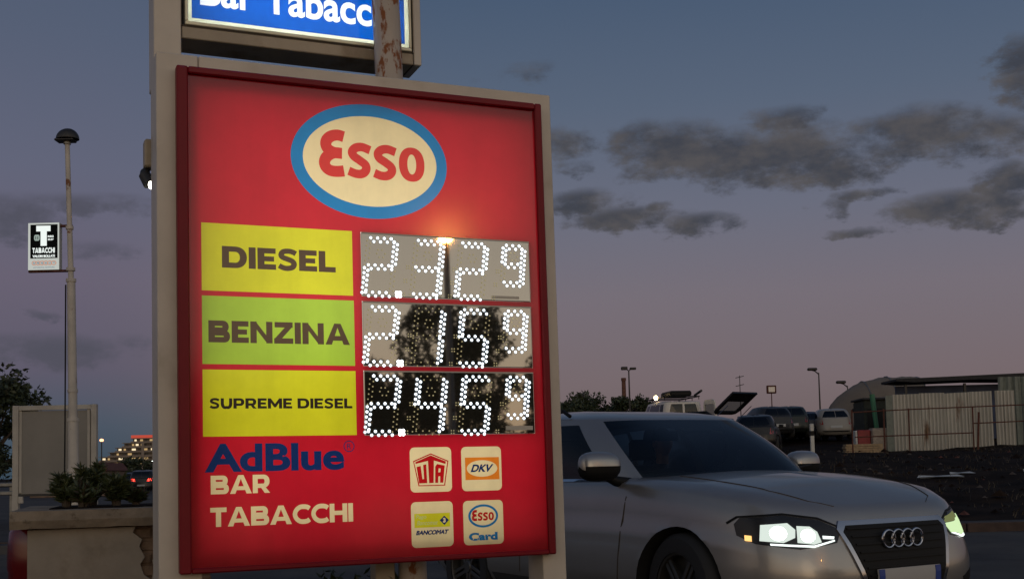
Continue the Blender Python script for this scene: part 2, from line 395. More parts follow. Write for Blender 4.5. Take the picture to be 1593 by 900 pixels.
# ------------------------------------------------------------------ ground
def ground_mesh():
    ys = [-60, -30, -15, -6, 0, 4, 8, 12, 15, 17, 18.2, 18.66, 18.7]+[18.76]+list(np.arange(19.2, 30, .4))+list(np.arange(30, 66, 1.))+[70, 80, 95, 120, 160, 220, 320, 500, 900, 1800, 4000]
    xs = sorted(set([-4000, -1500, -600, -250, -120, -70, -45, -30]+list(np.arange(-24, 40, .8).round(2))+[45, 52, 60, 80, 120, 250, 600, 1500, 4000]))
    vs = [(x, y, G(x, y)) for y in ys for x in xs]; n = len(xs); fs = []; mi = []
    for j in range(len(ys)-1):
        for i in range(n-1):
            fs.append((j*n+i, j*n+i+1, (j+1)*n+i+1, (j+1)*n+i))
            cx, cy = (xs[i]+xs[i+1])/2, (ys[j]+ys[j+1])/2; xb = 7-(cy-19)*.36 if cy > 19 else 99
            mi.append(1 if (cy > 18.9 and cx > xb-2.2) or cy > 160 else 0)
    mb = MB(); mb.v = vs; mb.f = fs; mb.mi = mi
    return mb.build('ground', ['asphalt', 'soil'], smooth=True)
g = ground_mesh(); tag(g, kind='structure')
mb = MB()
for i in range(26):                        # kerb stones on the far side of the road
    x0 = 3.0+i*1.0; mb.bbox(x0+.012, 18.55, -.05, x0+.988, 18.74, .14+.004*math.sin(i*2.1), .012)
k = mb.build('kerb', 'kerb_stone'); tag(k, kind='structure')
mb = MB(); mb.box(-3.2, 5.9, -.05, .4, 7.6, .028); k = mb.build('pavement', 'forecourt'); tag(k, kind='structure')
mb = MB()
mb.add([(-9.6, 14.2, .004), (-2.2, 12.0, .004), (-2.2, 12.13, .004), (-9.6, 14.36, .004)], [(0, 1, 2, 3)])
mb.add([(-40, 78, .004), (-14.0, 22, .004), (-13.85, 22, .004), (-39.6, 78, .004)], [(0, 1, 2, 3)])
k = mb.build('road_marking', 'road_paint'); tag(k, kind='structure')

# ------------------------------------------------------------------ heavy geometric capitals (unit cap height, y up)
def arcp(cx, cy, a, c, d0, d1, n=12, ex=2.0):
    o = []
    for i in range(n+1):
        t = R(d0+(d1-d0)*i/n); ct, st = math.cos(t), math.sin(t)
        o.append((cx+a*math.copysign(abs(ct)**(2/ex), ct), cy+c*math.copysign(abs(st)**(2/ex), st)))
    return o
def glyph(ch, t, h):
    """returns (width, [ (loops, winding) ]) ; t = stem, h = bar thickness"""
    q = lambda x0, y0, x1, y1: ([[(x0, y0), (x1, y0), (x1, y1), (x0, y1)]], False)
    def bowl(x0, x1, y0, y1, tt=t, hh=h):                    # right half-round with a counter
        m, k = (y0+y1)/2, (y1-y0)/2; rr = min(k, (x1-x0)*.62)
        a = x1-rr; o = [(x0, y1)]+arcp(a, m, rr, k, 90, -90, 16, 2.15)+[(x0, y0)]
        i = [(x0+t, y1-hh)]+arcp(a, m, rr-tt, k-hh, 90, -90, 14, 2.15)+[(x0+t, y0+hh)]
        return ([o, i], False)
    if ch == 'I': return t, [q(0, 0, t, 1)]
    if ch == 'E': return .80, [q(0, 0, t, 1), q(t, 0, .80, h), q(t, 1-h, .79, 1), q(t, .5-h*.47, .72, .5+h*.47)]
    if ch == 'L': return .76, [q(0, 0, t, 1), q(t, 0, .76, h)]
    if ch == 'T': return .88, [q(0, 1-h*1.05, .88, 1), q(.44-t/2, 0, .44+t/2, 1-h*1.05)]
    if ch == 'H': return 1.03, [q(0, 0, t, 1), q(1.03-t, 0, 1.03, 1), q(t, .5-h*.5, 1.03-t, .5+h*.5)]
    if ch == 'D': return 1.06, [bowl(0, 1.06, 0, 1)]
    if ch == 'P': return .95, [q(0, 0, t, .3), bowl(0, .95, .26, 1)]
    if ch == 'R': return .98, [q(0, 0, t, .3), bowl(0, .95, .28, 1), ([[(.98, 0), (.98-t*1.1, 0), (.42, .36), (.68, .36)]], False)]
    if ch == 'B': return 1.0, [bowl(0, .94, .44, 1), bowl(0, 1.0, 0, .56)]
    if ch == 'N': return 1.05, [q(0, 0, t, 1), q(1.05-t, 0, 1.05, 1), ([[(0, 1), (t*.86, 1), (1.05, 0), (1.05-t*.86, 0)]], False)]
    if ch == 'Z': return .92, [q(.03, 1-h, .90, 1), q(0, 0, .92, h), ([[(.90, 1-h*.8), (.90-t*1.28, 1-h), (0, h*.8), (t*1.28, h)]], False)]
    if ch == 'M': return 1.27, [q(0, 0, t, 1), q(1.27-t, 0, 1.27, 1), ([[(0, 1), (t*.9, 1), (.635, .46), (1.27-t*.9, 1), (1.27, 1), (.72, .12), (.55, .12)]], False)]
    if ch == 'A': return 1.22, [([[(0, 0), (t*1.06, 0), (.61, .80), (1.22-t*1.06, 0), (1.22, 0), (.61+t*.53, 1), (.61-t*.53, 1)]], False), q(.28, .19, .94, .19+h*.9)]
    if ch == 'U': return 1.0, [(('S', [(t/2, 1), (t/2, .62), (t/2, .45), (t*.5+.06, .22), (.34, .10), (.5, h*.5), (.66, .10), (1-t*.5-.06, .22), (1-t/2, .45), (1-t/2, .62), (1-t/2, 1)], t*.98), True)]
    if ch == 'S': return .86, [(('S', [(.80, .80), (.62, .885), (.44, .905), (.25, .87), (.155, .745), (.20, .62), (.42, .53), (.62, .45), (.715, .32), (.65, .16), (.45, .095), (.25, .115), (.055, .21)], h*.98), True)]
    if ch == 'C': return 1.0, [(('S', [(.955, .79), (.83, .87), (.62, .90), (.40, .87), (.20, .72), (.12, .5), (.20, .28), (.40, .13), (.62, .10), (.83, .13), (.955, .21)], h*1.08), True)]
    return .4, []
def bold_text(key, s, u0, v0, u1, v1, t=.30, h=.25, gap=.075):
    x = 0; parts = []
    for ch in s:
        w, ls = glyph(ch, t, h); parts.append((x, ls)); x += w+(gap if ch != ' ' else 0)
    tot = x-gap; out = []
    f = lambda p: (u0+p[0]/tot*(u1-u0), v1+p[1]*(v0-v1))
    for x0, ls in parts:
        for L, wd in ls:
            if wd:
                sp = stroke('x', L[1], L[2], 4); out.append(Shape(key, edges=[(f((a[0]+x0, a[1])), f((c[0]+x0, c[1]))) for a, c in sp.edges], winding=True))
            else:
                out.append(Shape(key, [[f((a[0]+x0, a[1])) for a in loop] for loop in L]))
    return out
# ================================================================== PRICE SIGN
SU = Vector((0.918729615, 0.394887186, 0.0000632)); SV = Vector((0.008093948, -0.018671027, -0.999792919)); SN = Vector((0.394804233, -0.918539876, 0.020349821))
SO = Vector((-1.436023111, 5.086514516, 2.937300849)); VB = 2.93
SM = Matrix((SU, -SN, -SV)).transposed().to_4x4(); SM.translation = SO+SV*VB
def S(u, v, n=0.): return Vector((u, -n, VB-v))
def sbox(mb, u0, v0, n0, u1, v1, n1, bv=.004): mb.bbox(min(u0, u1), min(-n0, -n1), min(VB-v0, VB-v1), max(u0, u1), max(-n0, -n1), max(VB-v0, VB-v1), bv)
GRP_T = None
sign = thing('price_sign', 'tall red illuminated fuel price board with glowing white prices in a cream frame', 'sign', matrix=SM)
FN = -.035                                   # front face of the cream frame, behind the red box front
Lc, Rc = .0, 1.7472
mb = MB()
sbox(mb, -.079, -.069, FN, .10, 2.95, -.245)          # left upright
mb.build('upright', 'cream_paint', sign)
mb = MB(); sbox(mb, 1.70, .02, FN, 1.822, 2.95, -.215); mb.build('upright', 'cream_paint', sign)
mb = MB(); sbox(mb, .103, -.069, FN-.0005, 1.8222, .10, -.215); mb.build('top_rail', 'cream_paint', sign)
mb = MB(); sbox(mb, .103, 2.10, -.06, 1.697, 2.17, -.2); mb.build('lower_rail', 'dark_metal', sign)
# red light box: casing, rim, inner reflector
mb = MB()
for a in ((0, 0, .0487, 2.2), (1.712, 0, 1.7472, 2.2)): sbox(mb, a[0], a[1], .022, a[2], a[3], -.03, .006)
for a in ((.0490, 0, 1.7117, .0325), (.0490, 2.1765, 1.7117, 2.2)): sbox(mb, a[0], a[1], .0215, a[2], a[3], -.03, .006)
mb.build('box_rim', 'red_gloss', sign)
mb = MB()
e_ = .004
mb.box(.012, .031, VB-2.19, 1.735, .2, VB-2.178); mb.box(.012, .031, VB-.03, 1.735, .2, VB-.012)
mb.box(.012, .031, VB-2.178, .03, .2, VB-.03); mb.box(1.717, .031, VB-2.178, 1.735, .2, VB-.03)
mb.box(.012, .2, VB-2.19, 1.735, .206, VB-.012)
mb.build('box_casing', 'box_white', sign)
def area(name, parent, u, v, n, w, h, p, col=(1, .95, .85)):
    l = bpy.data.lights.new(name, 'AREA'); l.shape = 'RECTANGLE'; l.size = w; l.size_y = h; l.energy = p; l.color = col
    o = bpy.data.objects.new(name, l); COL.objects.link(o); o.parent = parent
    o.location = S(u, v, n); o.rotation_euler = (R(90), 0, 0)      # -z of the lamp looks to -y of the sign = towards the viewer
    return o
TC = (.97, 1, .93)
area('fluorescent_lamp', sign, .87, 1.10, -.17, 1.66, 2.12, 12.6, TC)
area('fluorescent_lamp', sign, .85, .95, -.165, 1.0, .8, 1.2, TC)
# printed colours of the translucent face
translucent('face_red', (.54, .010, .026), gl=.045); translucent('face_yellow', (.66, .62, .018)); translucent('face_green', (.38, .54, .045))
translucent('face_cream', (.86, .70, .40)); translucent('face_blue', (.004, .20, .50)); translucent('face_logo_red', (.66, .035, .03))
translucent('face_brown', (.10, .055, .03), tr=.5); translucent('face_black', (.035, .025, .02), tr=.4); translucent('face_navy', (.006, .028, .13), tr=.7)
translucent('face_orange', (.80, .22, .02)); translucent('face_pale', (.55, .62, .30)); translucent('face_card_red', (.50, .008, .012)); translucent('face_sky', (.01, .17, .42))
sh = []
sh += [ell('oval', .8743, .3555, .3745, .2695, 80), ell('field', .8762, .3552, .3205, .2125, 80)]
LW = .052
sh += [stroke('esso', [(.7477, .2500), (.7197, .2444), (.6901, .2515), (.6692, .2695), (.6629, .2921), (.6728, .3133), (.7000, .3268), (.7385, .3290)], LW),
       stroke('esso', [(.7385, .3290), (.6996, .3294), (.67, .3466), (.6564, .3697), (.6596, .395), (.6797, .4118), (.709, .4153), (.7465, .4103)], LW),
       stroke('esso', [(.8720, .3030), (.8341, .2913), (.8041, .2969), (.7865, .3161), (.7936, .3363), (.8216, .3547), (.8489, .3747), (.8506, .3983), (.8315, .4169), (.8016, .4184), (.7685, .4076)], .041),
       stroke('esso', [(.9950, .3020), (.9575, .2911), (.9269, .2968), (.9098, .3154), (.9169, .3372), (.9461, .355), (.9724, .3753), (.9749, .3976), (.9561, .4162), (.9241, .4194), (.8910, .4084)], .041),
       Shape('esso', [arcp(1.0738, .3545, .0630, .0818, 0, 354, 59, 2.25), arcp(1.0740, .3540, .0215, .0475, 0, 354, 59, 2.1)])]
sh += [rect('plate_d', .1027, .6885, .7775, .9870), rect('plate_b', .1027, 1.0095, .7800, 1.3075), rect('plate_s', .1027, 1.3315, .7812, 1.6210)]
sh += bold_text('txt_d', 'DIESEL', .190, .7875, .6985, .8835)+bold_text('txt_b', 'BENZINA', .129, 1.117, .758, 1.213)+bold_text('txt_s', 'SUPREME DIESEL', .131, 1.4555, .7635, 1.5005, .285, .235, .09)
sh += [text('adblue', 'AdBlue', .108, 1.652, .722, 1.7745, .036, desc=True), ell('reg', .7445, 1.671, .0255, .0255, 24), ell('red2', .7445, 1.671, .0215, .0215, 24), text('reg', 'R', .735, 1.659, .755, 1.684, .0)]
sh += bold_text('bar', 'BAR', .133, 1.7885, .387, 1.868, .28, .23, .06)+bold_text('tab', 'TABACCHI', .130, 1.925, .757, 2.007, .28, .23, .06)
# card plates
sh += [rrect('c1', 1.0292, 1.6810, 1.2318, 1.8870, .022), rrect('c2', 1.2812, 1.6818, 1.4828, 1.8882, .022), rrect('c3', 1.0291, 1.9308, 1.2326, 2.1384, .022), rrect('c4', 1.2833, 1.9332, 1.4842, 2.1384, .022)]
sh += [Shape('uta', [[(1.1313, 1.709), (1.2174, 1.745), (1.1977, 1.8594), (1.068, 1.8588), (1.0449, 1.7435)]]), Shape('uta_f', [[(1.1311, 1.7150), (1.2115, 1.7482), (1.1934, 1.8550), (1.0725, 1.8545), (1.0500, 1.7472)]]),
       Shape('uta', [[(1.0562, 1.7567), (1.0564, 1.7479), (1.1308, 1.7185), (1.2047, 1.7477), (1.2025, 1.7596), (1.146, 1.7426), (1.1421, 1.8454), (1.1203, 1.8461), (1.1169, 1.7439)]]),
       Shape('uta', [[(1.0608, 1.7704), (1.081, 1.7662), (1.0884, 1.8271), (1.0958, 1.8261), (1.0932, 1.7616), (1.108, 1.7590), (1.1111, 1.8457), (1.0714, 1.846)]]),
       Shape('uta', [[(1.1496, 1.8455), (1.1516, 1.7705), (1.1614, 1.7588), (1.1985, 1.7665), (1.1893, 1.8455), (1.1738, 1.8455), (1.1749, 1.8155), (1.1658, 1.8165), (1.1641, 1.846)], [(1.1663, 1.7975), (1.1682, 1.779), (1.1783, 1.7804), (1.1765, 1.7966)]])]
sh += [rect('dkv', 1.2996, 1.7320, 1.4713, 1.8366), ell('dkv_f', 1.3846, 1.7842, .0772, .0388, 40), text('dkv_t', 'DKV', 1.326, 1.7650, 1.4430, 1.8005, .04, shear=.014)]
sh += [rect('bm', 1.0444, 1.9845, 1.2171, 2.0480), text('bm_p', 'Pago', 1.0500, 1.9900, 1.105, 2.012, .0, shear=.005), text('bm_p', 'Bancomat', 1.0560, 2.0165, 1.1600, 2.0360, .0, shear=.005, desc=True),
       Shape('bm_d', [[(1.1668, 2.0178), (1.1894, 1.9965), (1.2121, 2.0180), (1.1894, 2.0400)]]), text('bm_3', '3', 1.1830, 2.0070, 1.1960, 2.0290, .06), text('bm_t', 'BANCOMAT', 1.0499, 2.0605, 2.2103-1.0, 2.0815, .055, shear=.006, space=.95)]
sh += [ell('ec_r', 1.3835, 2.0056, .0755, .0540, 44), ell('ec_f', 1.3838, 2.0056, .0640, .0435, 44), text('ec_c', 'Card', 1.3085, 2.0820, 1.4535, 2.1185, .055, desc=True)]
K = (1.1, .215)                              # small oval wordmark = the large one scaled
def tiny(s):
    k = .0995/.48; f = lambda p: (1.3845+(p[0]-.897)*k*1.06, 2.0050+(p[1]-.342)*k*1.12); return Shape('ec_e', edges=[(f(a), f(c)) for a, c in s.edges], winding=s.w)
sh += [tiny(s) for s in sh if s.key == 'esso']
outer = rect('face', .046, .030, 1.716, 2.180)
spec = {'face': ('sign_face', 'face_red', None), 'oval': ('logo_oval', 'face_blue', None), 'field': ('oval_field', 'face_cream', 'oval'), 'esso': ('lettering', 'face_logo_red', 'oval'),
 'plate_d': ('fuel_name_plate', 'face_yellow', None, 'yellow plate with wide dark DIESEL lettering'), 'plate_b': ('fuel_name_plate', 'face_green', None, 'green BENZINA plate'), 'plate_s': ('fuel_name_plate', 'face_yellow', None, 'yellow SUPREME DIESEL plate'),
 'txt_d': ('lettering', 'face_brown', 'plate_d'), 'txt_b': ('lettering', 'face_brown', 'plate_b'), 'txt_s': ('lettering', 'face_black', 'plate_s'),
 'adblue': ('lettering', 'face_navy', None, 'dark blue AdBlue lettering'), 'reg': ('registered_mark', 'face_navy', None), 'red2': ('mark_centre', 'face_red', None),
 'bar': ('lettering', 'face_cream', None, 'cream BAR lettering'), 'tab': ('lettering', 'face_cream', None, 'cream TABACCHI lettering'),
 'c1': ('card_plate', 'face_cream', None, 'cream card plate with a red five-sided emblem'), 'c2': ('card_plate', 'face_cream', None, 'cream card plate with an orange block and oval'), 'c3': ('card_plate', 'face_cream', None, 'cream card plate with a yellow strip and blue diamond'), 'c4': ('card_plate', 'face_cream', None, 'cream card plate with a blue ring over the word Card'),
 'uta': ('emblem', 'face_card_red', 'c1'), 'uta_f': ('emblem_field', 'face_cream', 'c1'), 'dkv': ('emblem', 'face_orange', 'c2'), 'dkv_f': ('emblem_field', 'face_cream', 'c2'), 'dkv_t': ('lettering', 'face_navy', 'c2'),
 'bm': ('emblem', 'face_yellow', 'c3'), 'bm_p': ('lettering', 'face_pale', 'c3'), 'bm_d': ('diamond', 'face_navy', 'c3'), 'bm_3': ('numeral', 'face_cream', 'c3'), 'bm_t': ('lettering', 'face_navy', 'c3'),
 'ec_r': ('emblem', 'face_sky', 'c4'), 'ec_f': ('emblem_field', 'face_cream', 'c4'), 'ec_c': ('lettering', 'face_sky', 'c4'), 'ec_e': ('wordmark', 'face_card_red', 'c4')}
# the display windows are openings in the face
for r0, r1 in ((.6908, .9870), (1.0105, 1.3075), (1.3285, 1.6230)): sh.append(rect('hole', .8180, r0, 1.6630, r1))
sheet(sh, outer, lambda u, v: S(u, v, 0.), spec, sign)
# price displays
def display_glass():
    m = bpy.data.materials.new('display_glass'); m.use_nodes = True; t = m.node_tree; t.nodes.clear()
    a = t.nodes.new('ShaderNodeBsdfDiffuse'); a.inputs[0].default_value = (.03, .028, .022, 1)
    g_ = t.nodes.new('ShaderNodeBsdfGlossy'); g_.inputs['Roughness'].default_value = .022; g_.inputs[0].default_value = (.95, .93, .88, 1)
    x = t.nodes.new('ShaderNodeMixShader'); x.inputs[0].default_value = .36
    t.links.new(a.outputs[0], x.inputs[1]); t.links.new(g_.outputs[0], x.inputs[2])
    o = t.nodes.new('ShaderNodeOutputMaterial'); t.links.new(x.outputs[0], o.inputs[0]); MATS['display_glass'] = m
display_glass()
emis('led', (.92, .97, 1.0), 6.0); emis('led_halo', (.80, .90, 1.0), .62); mat('led_off_glow', (.30, .27, .16), .35, emit=(.5, .42, .2), estr=.5); mat('display_edge', (.45, .42, .36), .4)  # unlit dots get a faint glow put into their material
SEG = {'0': 'ABCDEF', '1': 'BC', '2': 'ABGED', '3': 'ABGCD', '4': 'FGBC', '5': 'AFGCD', '9': 'ABCDFG'}
def seg_dots(u, v, w, h, sl, k, n):
    """two staggered rows of dots along one bar of a figure; u,v is the top left"""
    hw = w; m = h/2; d = {'A': ((0, 0), (hw, 0)), 'G': ((0, m), (hw, m)), 'D': ((0, h), (hw, h)), 'F': ((0, 0), (0, m)), 'B': ((hw, 0), (hw, m)), 'E': ((0, m), (0, h)), 'C': ((hw, m), (hw, h))}[k]
    (x0, y0), (x1, y1) = d; hz = y0 == y1; out = []
    for i in range(n):
        t = (i+.5)/n; off = .0085 if i % 2 else -.0085
        x = x0+(x1-x0)*t; y = y0+(y1-y0)*t
        if hz: y += off
        else: x += off
        out.append((u+x+sl*(1-y/h), v+y))
    return out
def dome(mb, u, v, r, n0=.006, halo=False):
    if halo:
        c = S(u, v, n0-.0012); k = len(mb.v); N = 10; R_ = r*1.32
        mb.add([c+Vector((R_*math.cos(2*math.pi*q/N), 0, R_*math.sin(2*math.pi*q/N))) for q in range(N)], [tuple(range(N))], 1); r = r*random.uniform(.66, .86)
    c = S(u, v, n0); vs = [c+Vector((0, -r*.55, 0))]; N = 8
    for q, hh in ((.75, .38), (1., 0)):
        for k in range(N): a = 2*math.pi*k/N; vs.append(c+Vector((r*q*math.cos(a), -r*hh, r*q*math.sin(a))))
    fs = [(0, 1+k, 1+(k+1) % N) for k in range(N)]+[(1+k, 1+N+k, 1+N+(k+1) % N, 1+(k+1) % N) for k in range(N)]
    mb.add(vs, fs)
for (r0, r1, price) in ((.6908, .9870, '2329'), (1.0105, 1.3075, '2159'), (1.3285, 1.6230, '2459')):
    mb = MB(); mb.bbox(.8195, -.004, VB-r1+.001, 1.6615, .03, VB-r0-.001, .003)
    disp = mb.build('price_display', 'display_glass', sign); disp['label'] = 'mirror-dark display showing 2.'+price[1:3]+' and a small 9'
    mb = MB(); mb.box(1.2345, -.0052, VB-r1+.004, 1.2375, -.0042, VB-r0-.004); mb.build('dark_line', 'print_black', disp)  # thin dark upright line across the display
    mb = MB()
    for q in ((.8195, r0+.0005, 1.6615, r0+.0065),): mb.box(q[0], -.0065, VB-q[3], q[2], -.0042, VB-q[1])
    mb.build('display_edge', 'display_edge', disp)
    vt = r0+.033
    for i, ch in enumerate(price):
        u0 = (.826, 1.052, 1.278, 1.515)[i]; w, h, sl, n = (.130, .253, .030, 8) if i < 3 else (.100, .180, .018, 6)
        if ch == '3' and i == 1: u0 = 1.056
        on = MB(); off = MB()
        for k in 'ABCDEFG':
            for (x, y) in seg_dots(u0, vt, w, h, sl, k, n+(3 if i < 3 and k not in 'ADG' else (2 if k not in 'ADG' else 0))):
                dome(on if k in SEG[ch] else off, x+random.uniform(-.0006, .0006), y, .0066 if k in SEG[ch] else .0036, halo=k in SEG[ch])
        # unlit dots with an added glow in the middle of the cell
        for q in range(6): dome(off, u0+w*.5+.02*math.cos(q)+sl*.7, vt+h*.25+.02*math.sin(q*1.05), .0035)
        on.build('digit', ['led', 'led_halo'], disp, smooth=True)
        if off.f: off.build('unlit_bars_added_glow', 'led_off_glow', disp, kind='stuff')
        if i < 3:
            o2 = MB()
            for q in range(3): 
                for a in ((-.006, -.006), (.006, .006), (.006, -.006), (-.006, .006)): dome(o2, u0+w+.055+a[0]+sl*(1-q*.45), vt+.12+q*.065+a[1], .0032)
            o2.build('unlit_colon_added_glow', 'led_off_glow', disp, kind='stuff')
    mb = MB()
    for a in ((-.0075, -.0075), (.0075, -.0075), (-.0075, .0075), (.0075, .0075), (0, 0)): dome(mb, .992+a[0], vt+.2505+a[1], .0085)
    mb.build('decimal_point', 'led', disp, smooth=True)
mb = MB(); mb.box(1.51, -.0068, VB-1.606, 1.65, -.0042, VB-1.586); mb.build('maker_strip', 'display_edge', sign)
mb = MB(); mb.box(1.46, -.0066, VB-.975, 1.60, -.0042, VB-.963); mb.build('maker_strip', 'display_edge', sign)

# ================================================================== BLUE BAR SIGN (behind the pole)
bm_ = SM.copy()
blue = thing('bar_sign', 'blue illuminated Bar Tabacchi light box in a cream frame above the red board', 'sign', matrix=SM)
BN = -.40; BB = -.286                         # front plane and lower edge
mb = MB(); sbox(mb, -.046, -1.12, BN, .079, -.06, -.60); mb.build('frame_post', 'cream_paint', blue)
mb = MB(); sbox(mb, 1.236, -1.12, BN, 1.2765, BB, -.60); mb.build('frame_post', 'cream_paint', blue)
mb = MB(); sbox(mb, .0835, -.3440, BN-.001, 1.2315, BB, -.60); mb.build('bottom_rail', 'cream_dirty', blue)
mb = MB(); sbox(mb, .0835, -1.12, BN-.001, 1.2315, -1.07, -.60); mb.build('top_rail', 'cream_paint', blue)
mb = MB(); mb.box(.0795, .41, VB+.286, .083, .6, VB+1.1); mb.build('frame_gap', 'joint', blue); mb = MB(); mb.box(1.232, .41, VB+.286, 1.2355, .6, VB+1.1); mb.build('frame_gap', 'joint', blue)
mb = MB(); mb.box(.0790, .402, VB+.3445, 1.235, .41, VB+.3505); mb.build('frame_gap', 'joint', blue)
gold0, gold1 = -.3525, -.3900
mb = MB(); sbox(mb, .0975, -.3705, BN+.006, 1.2240, gold0, BN-.05, .003); sbox(mb, .0975, -1.06, BN+.006, .1110, -.3710, BN-.05, .003); sbox(mb, 1.2110, -1.06, BN+.006, 1.2240, -.3710, BN-.05, .003)
mb.build('metal_trim', 'brass_light', blue)
translucent('bar_blue', (.001, .050, .26)); translucent('bar_white', (.95, .97, 1.0))
tx = text('t', 'Bar Tabacchi', .168, -.620, 1.150, -.4600, .024, desc=True)
translucent('bar_edge', (.80, .80, .62)); pn = rect('p', .1285, -1.06, 1.190, -.3900)
sheet([pn, tx], rect('e', .1112, -1.06, 1.2108, -.3708), lambda u, v: S(u, v, BN-.004), {'e': ('face_edge', 'bar_edge', None), 'p': ('sign_face', 'bar_blue', None), 't': ('lettering', 'bar_white', None)}, blue)
mb = MB(); y0, y1 = .412, .58
mb.box(.10, y0, VB+.353, 1.222, y1, VB+.362); mb.box(.10, y1, VB+.353, 1.222, y1+.006, VB+1.07); mb.box(.10, y0, VB+1.061, 1.222, y1, VB+1.07)
mb.box(.0995, y0, VB+.362, .104, y1, VB+1.061); mb.box(1.218, y0, VB+.362, 1.2225, y1, VB+1.061); mb.build('box_casing', 'box_white', blue)
area('fluorescent_lamp', blue, .66, -.48, BN-.15, 1.0, .10, 4.5, (.9, .97, 1)); area('fluorescent_lamp', blue, .66, -.85, BN-.15, 1.0, .2, 6.0, (.9, .97, 1))

# ================================================================== STEEL POLE carrying both
pole = thing('sign_pole', 'rust stained round steel pole between the red board and the blue one', 'pole', matrix=SM)
mb = MB(); pts = [S(1.0500, -1.4, -.285), S(1.0540, -.5637, -.285), S(1.1236, 2.239, -.285), S(1.137, 2.95, -.285)]
mb.tube(pts, [.068, .068, .068, .068], 28, False); mb.build('pole_tube', 'rusty_pole', pole, smooth=True)
mb = MB(); mb.bbox(.93, .25, VB-2.94, 1.025, .34, VB-1.9, .004); mb.build('square_post', 'cream_dirty', pole)
mb = MB(); mb.lathe([(.07, 0), (.13, 0), (.13, .015), (.07, .015)], 24, Matrix.Translation(S(1.137, 2.945, -.285)), ax='z'); mb.build('base_plate', 'rusty_pole', pole)

# ================================================================== lamp fixed to the far side of the frame
fl = thing('wall_lamp', 'small beige junction box with a dark spotlight hanging under it beside the frame', 'lamp', matrix=SM)
emis('bulb', (1, .93, .8), 5)
mb = MB(); sbox(mb, -.100, .245, -.30, -.05, .375, -.38, .008); mb.build('junction_box', 'cream_dirty', fl)
mb = MB(); mb.tube([S(-.085, .375, -.36), S(-.095, .395, -.34), S(-.095, .41, -.33)], [.016, .022, .024], 12); mb.tube([S(-.10, .405, -.33), S(-.076, .452, -.31)], [.026, .032], 14, False)
mb.build('spotlight_housing', 'dark_metal', fl)
mb = MB(); mb.lathe([(0, -.022), (.012, -.016), (.016, .0), (.012, .014), (0, .018)], 12, Matrix.Translation(S(-.070, .458, -.305)), ax='z'); mb.build('bulb', 'bulb', fl, smooth=True)
#--NEXT--

# ================================================================== VEHICLES
mat('silver_paint', (.31, .30, .285), .30, metal=.6, coat=.5, var=.04, vscale=2)
mat('white_paint', (.50, .48, .44), .35, coat=.4, var=.05); mat('black_paint', (.007, .007, .008), .35, spec=.3, coat=.2); mat('grey_paint', (.022, .023, .025), .4, spec=.3, coat=.15)
mat('green_paint', (.014, .02, .018), .4, spec=.3, coat=.15); mat('blue_paint', (.012, .018, .034), .4, spec=.3, coat=.15)
mat('wheel_well', (.006, .006, .006), .9); mat('rubber', (.015, .015, .015), .8); mat('alloy', (.12, .115, .105), .4, metal=.8)
mat('trim_black', (.008, .008, .008), .6, spec=.2); mat('trim_chrome', (.75, .76, .80), .25, metal=1.); mat('pale_car_paint', (.24, .22, .19), .4, coat=.3); mat('chrome', (.38, .39, .43), .18, metal=1.); mat('cladding', (.05, .05, .05), .6)
mat('plate_white', (.38, .38, .37), .5); mat('plate_blue', (.02, .05, .25), .5); mat('cabin_dark', (.02, .02, .022), .8); mat('visor', (.30, .32, .28), .8)
mat('tail_off', (.30, .012, .014), .25, coat=.5); mat('lamp_clear', (.45, .46, .46), .15, coat=.5); mat('lamp_housing', (.022, .022, .024), .25, metal=.3)
emis('tail_on', (1, .05, .03), 4.5); emis('head_on', (.86, .97, .88), .85); emis('head_core', (.97, 1, .97), 12.); emis('head_dim', (.72, .95, .52), .95); emis('head_olive', (.50, .55, .22), .32); emis('drl', (.9, 1, .95), 1.6); emis('amber_on', (1, .55, .18), 1.5)
glass('car_glass', (.75, .85, .90), .72); glass('dark_glass', (.5, .55, .6), .15)
mat('skin', (.28, .15, .10), .6); mat('hair', (.02, .014, .01), .7); mat('shirt', (.06, .06, .07), .85)

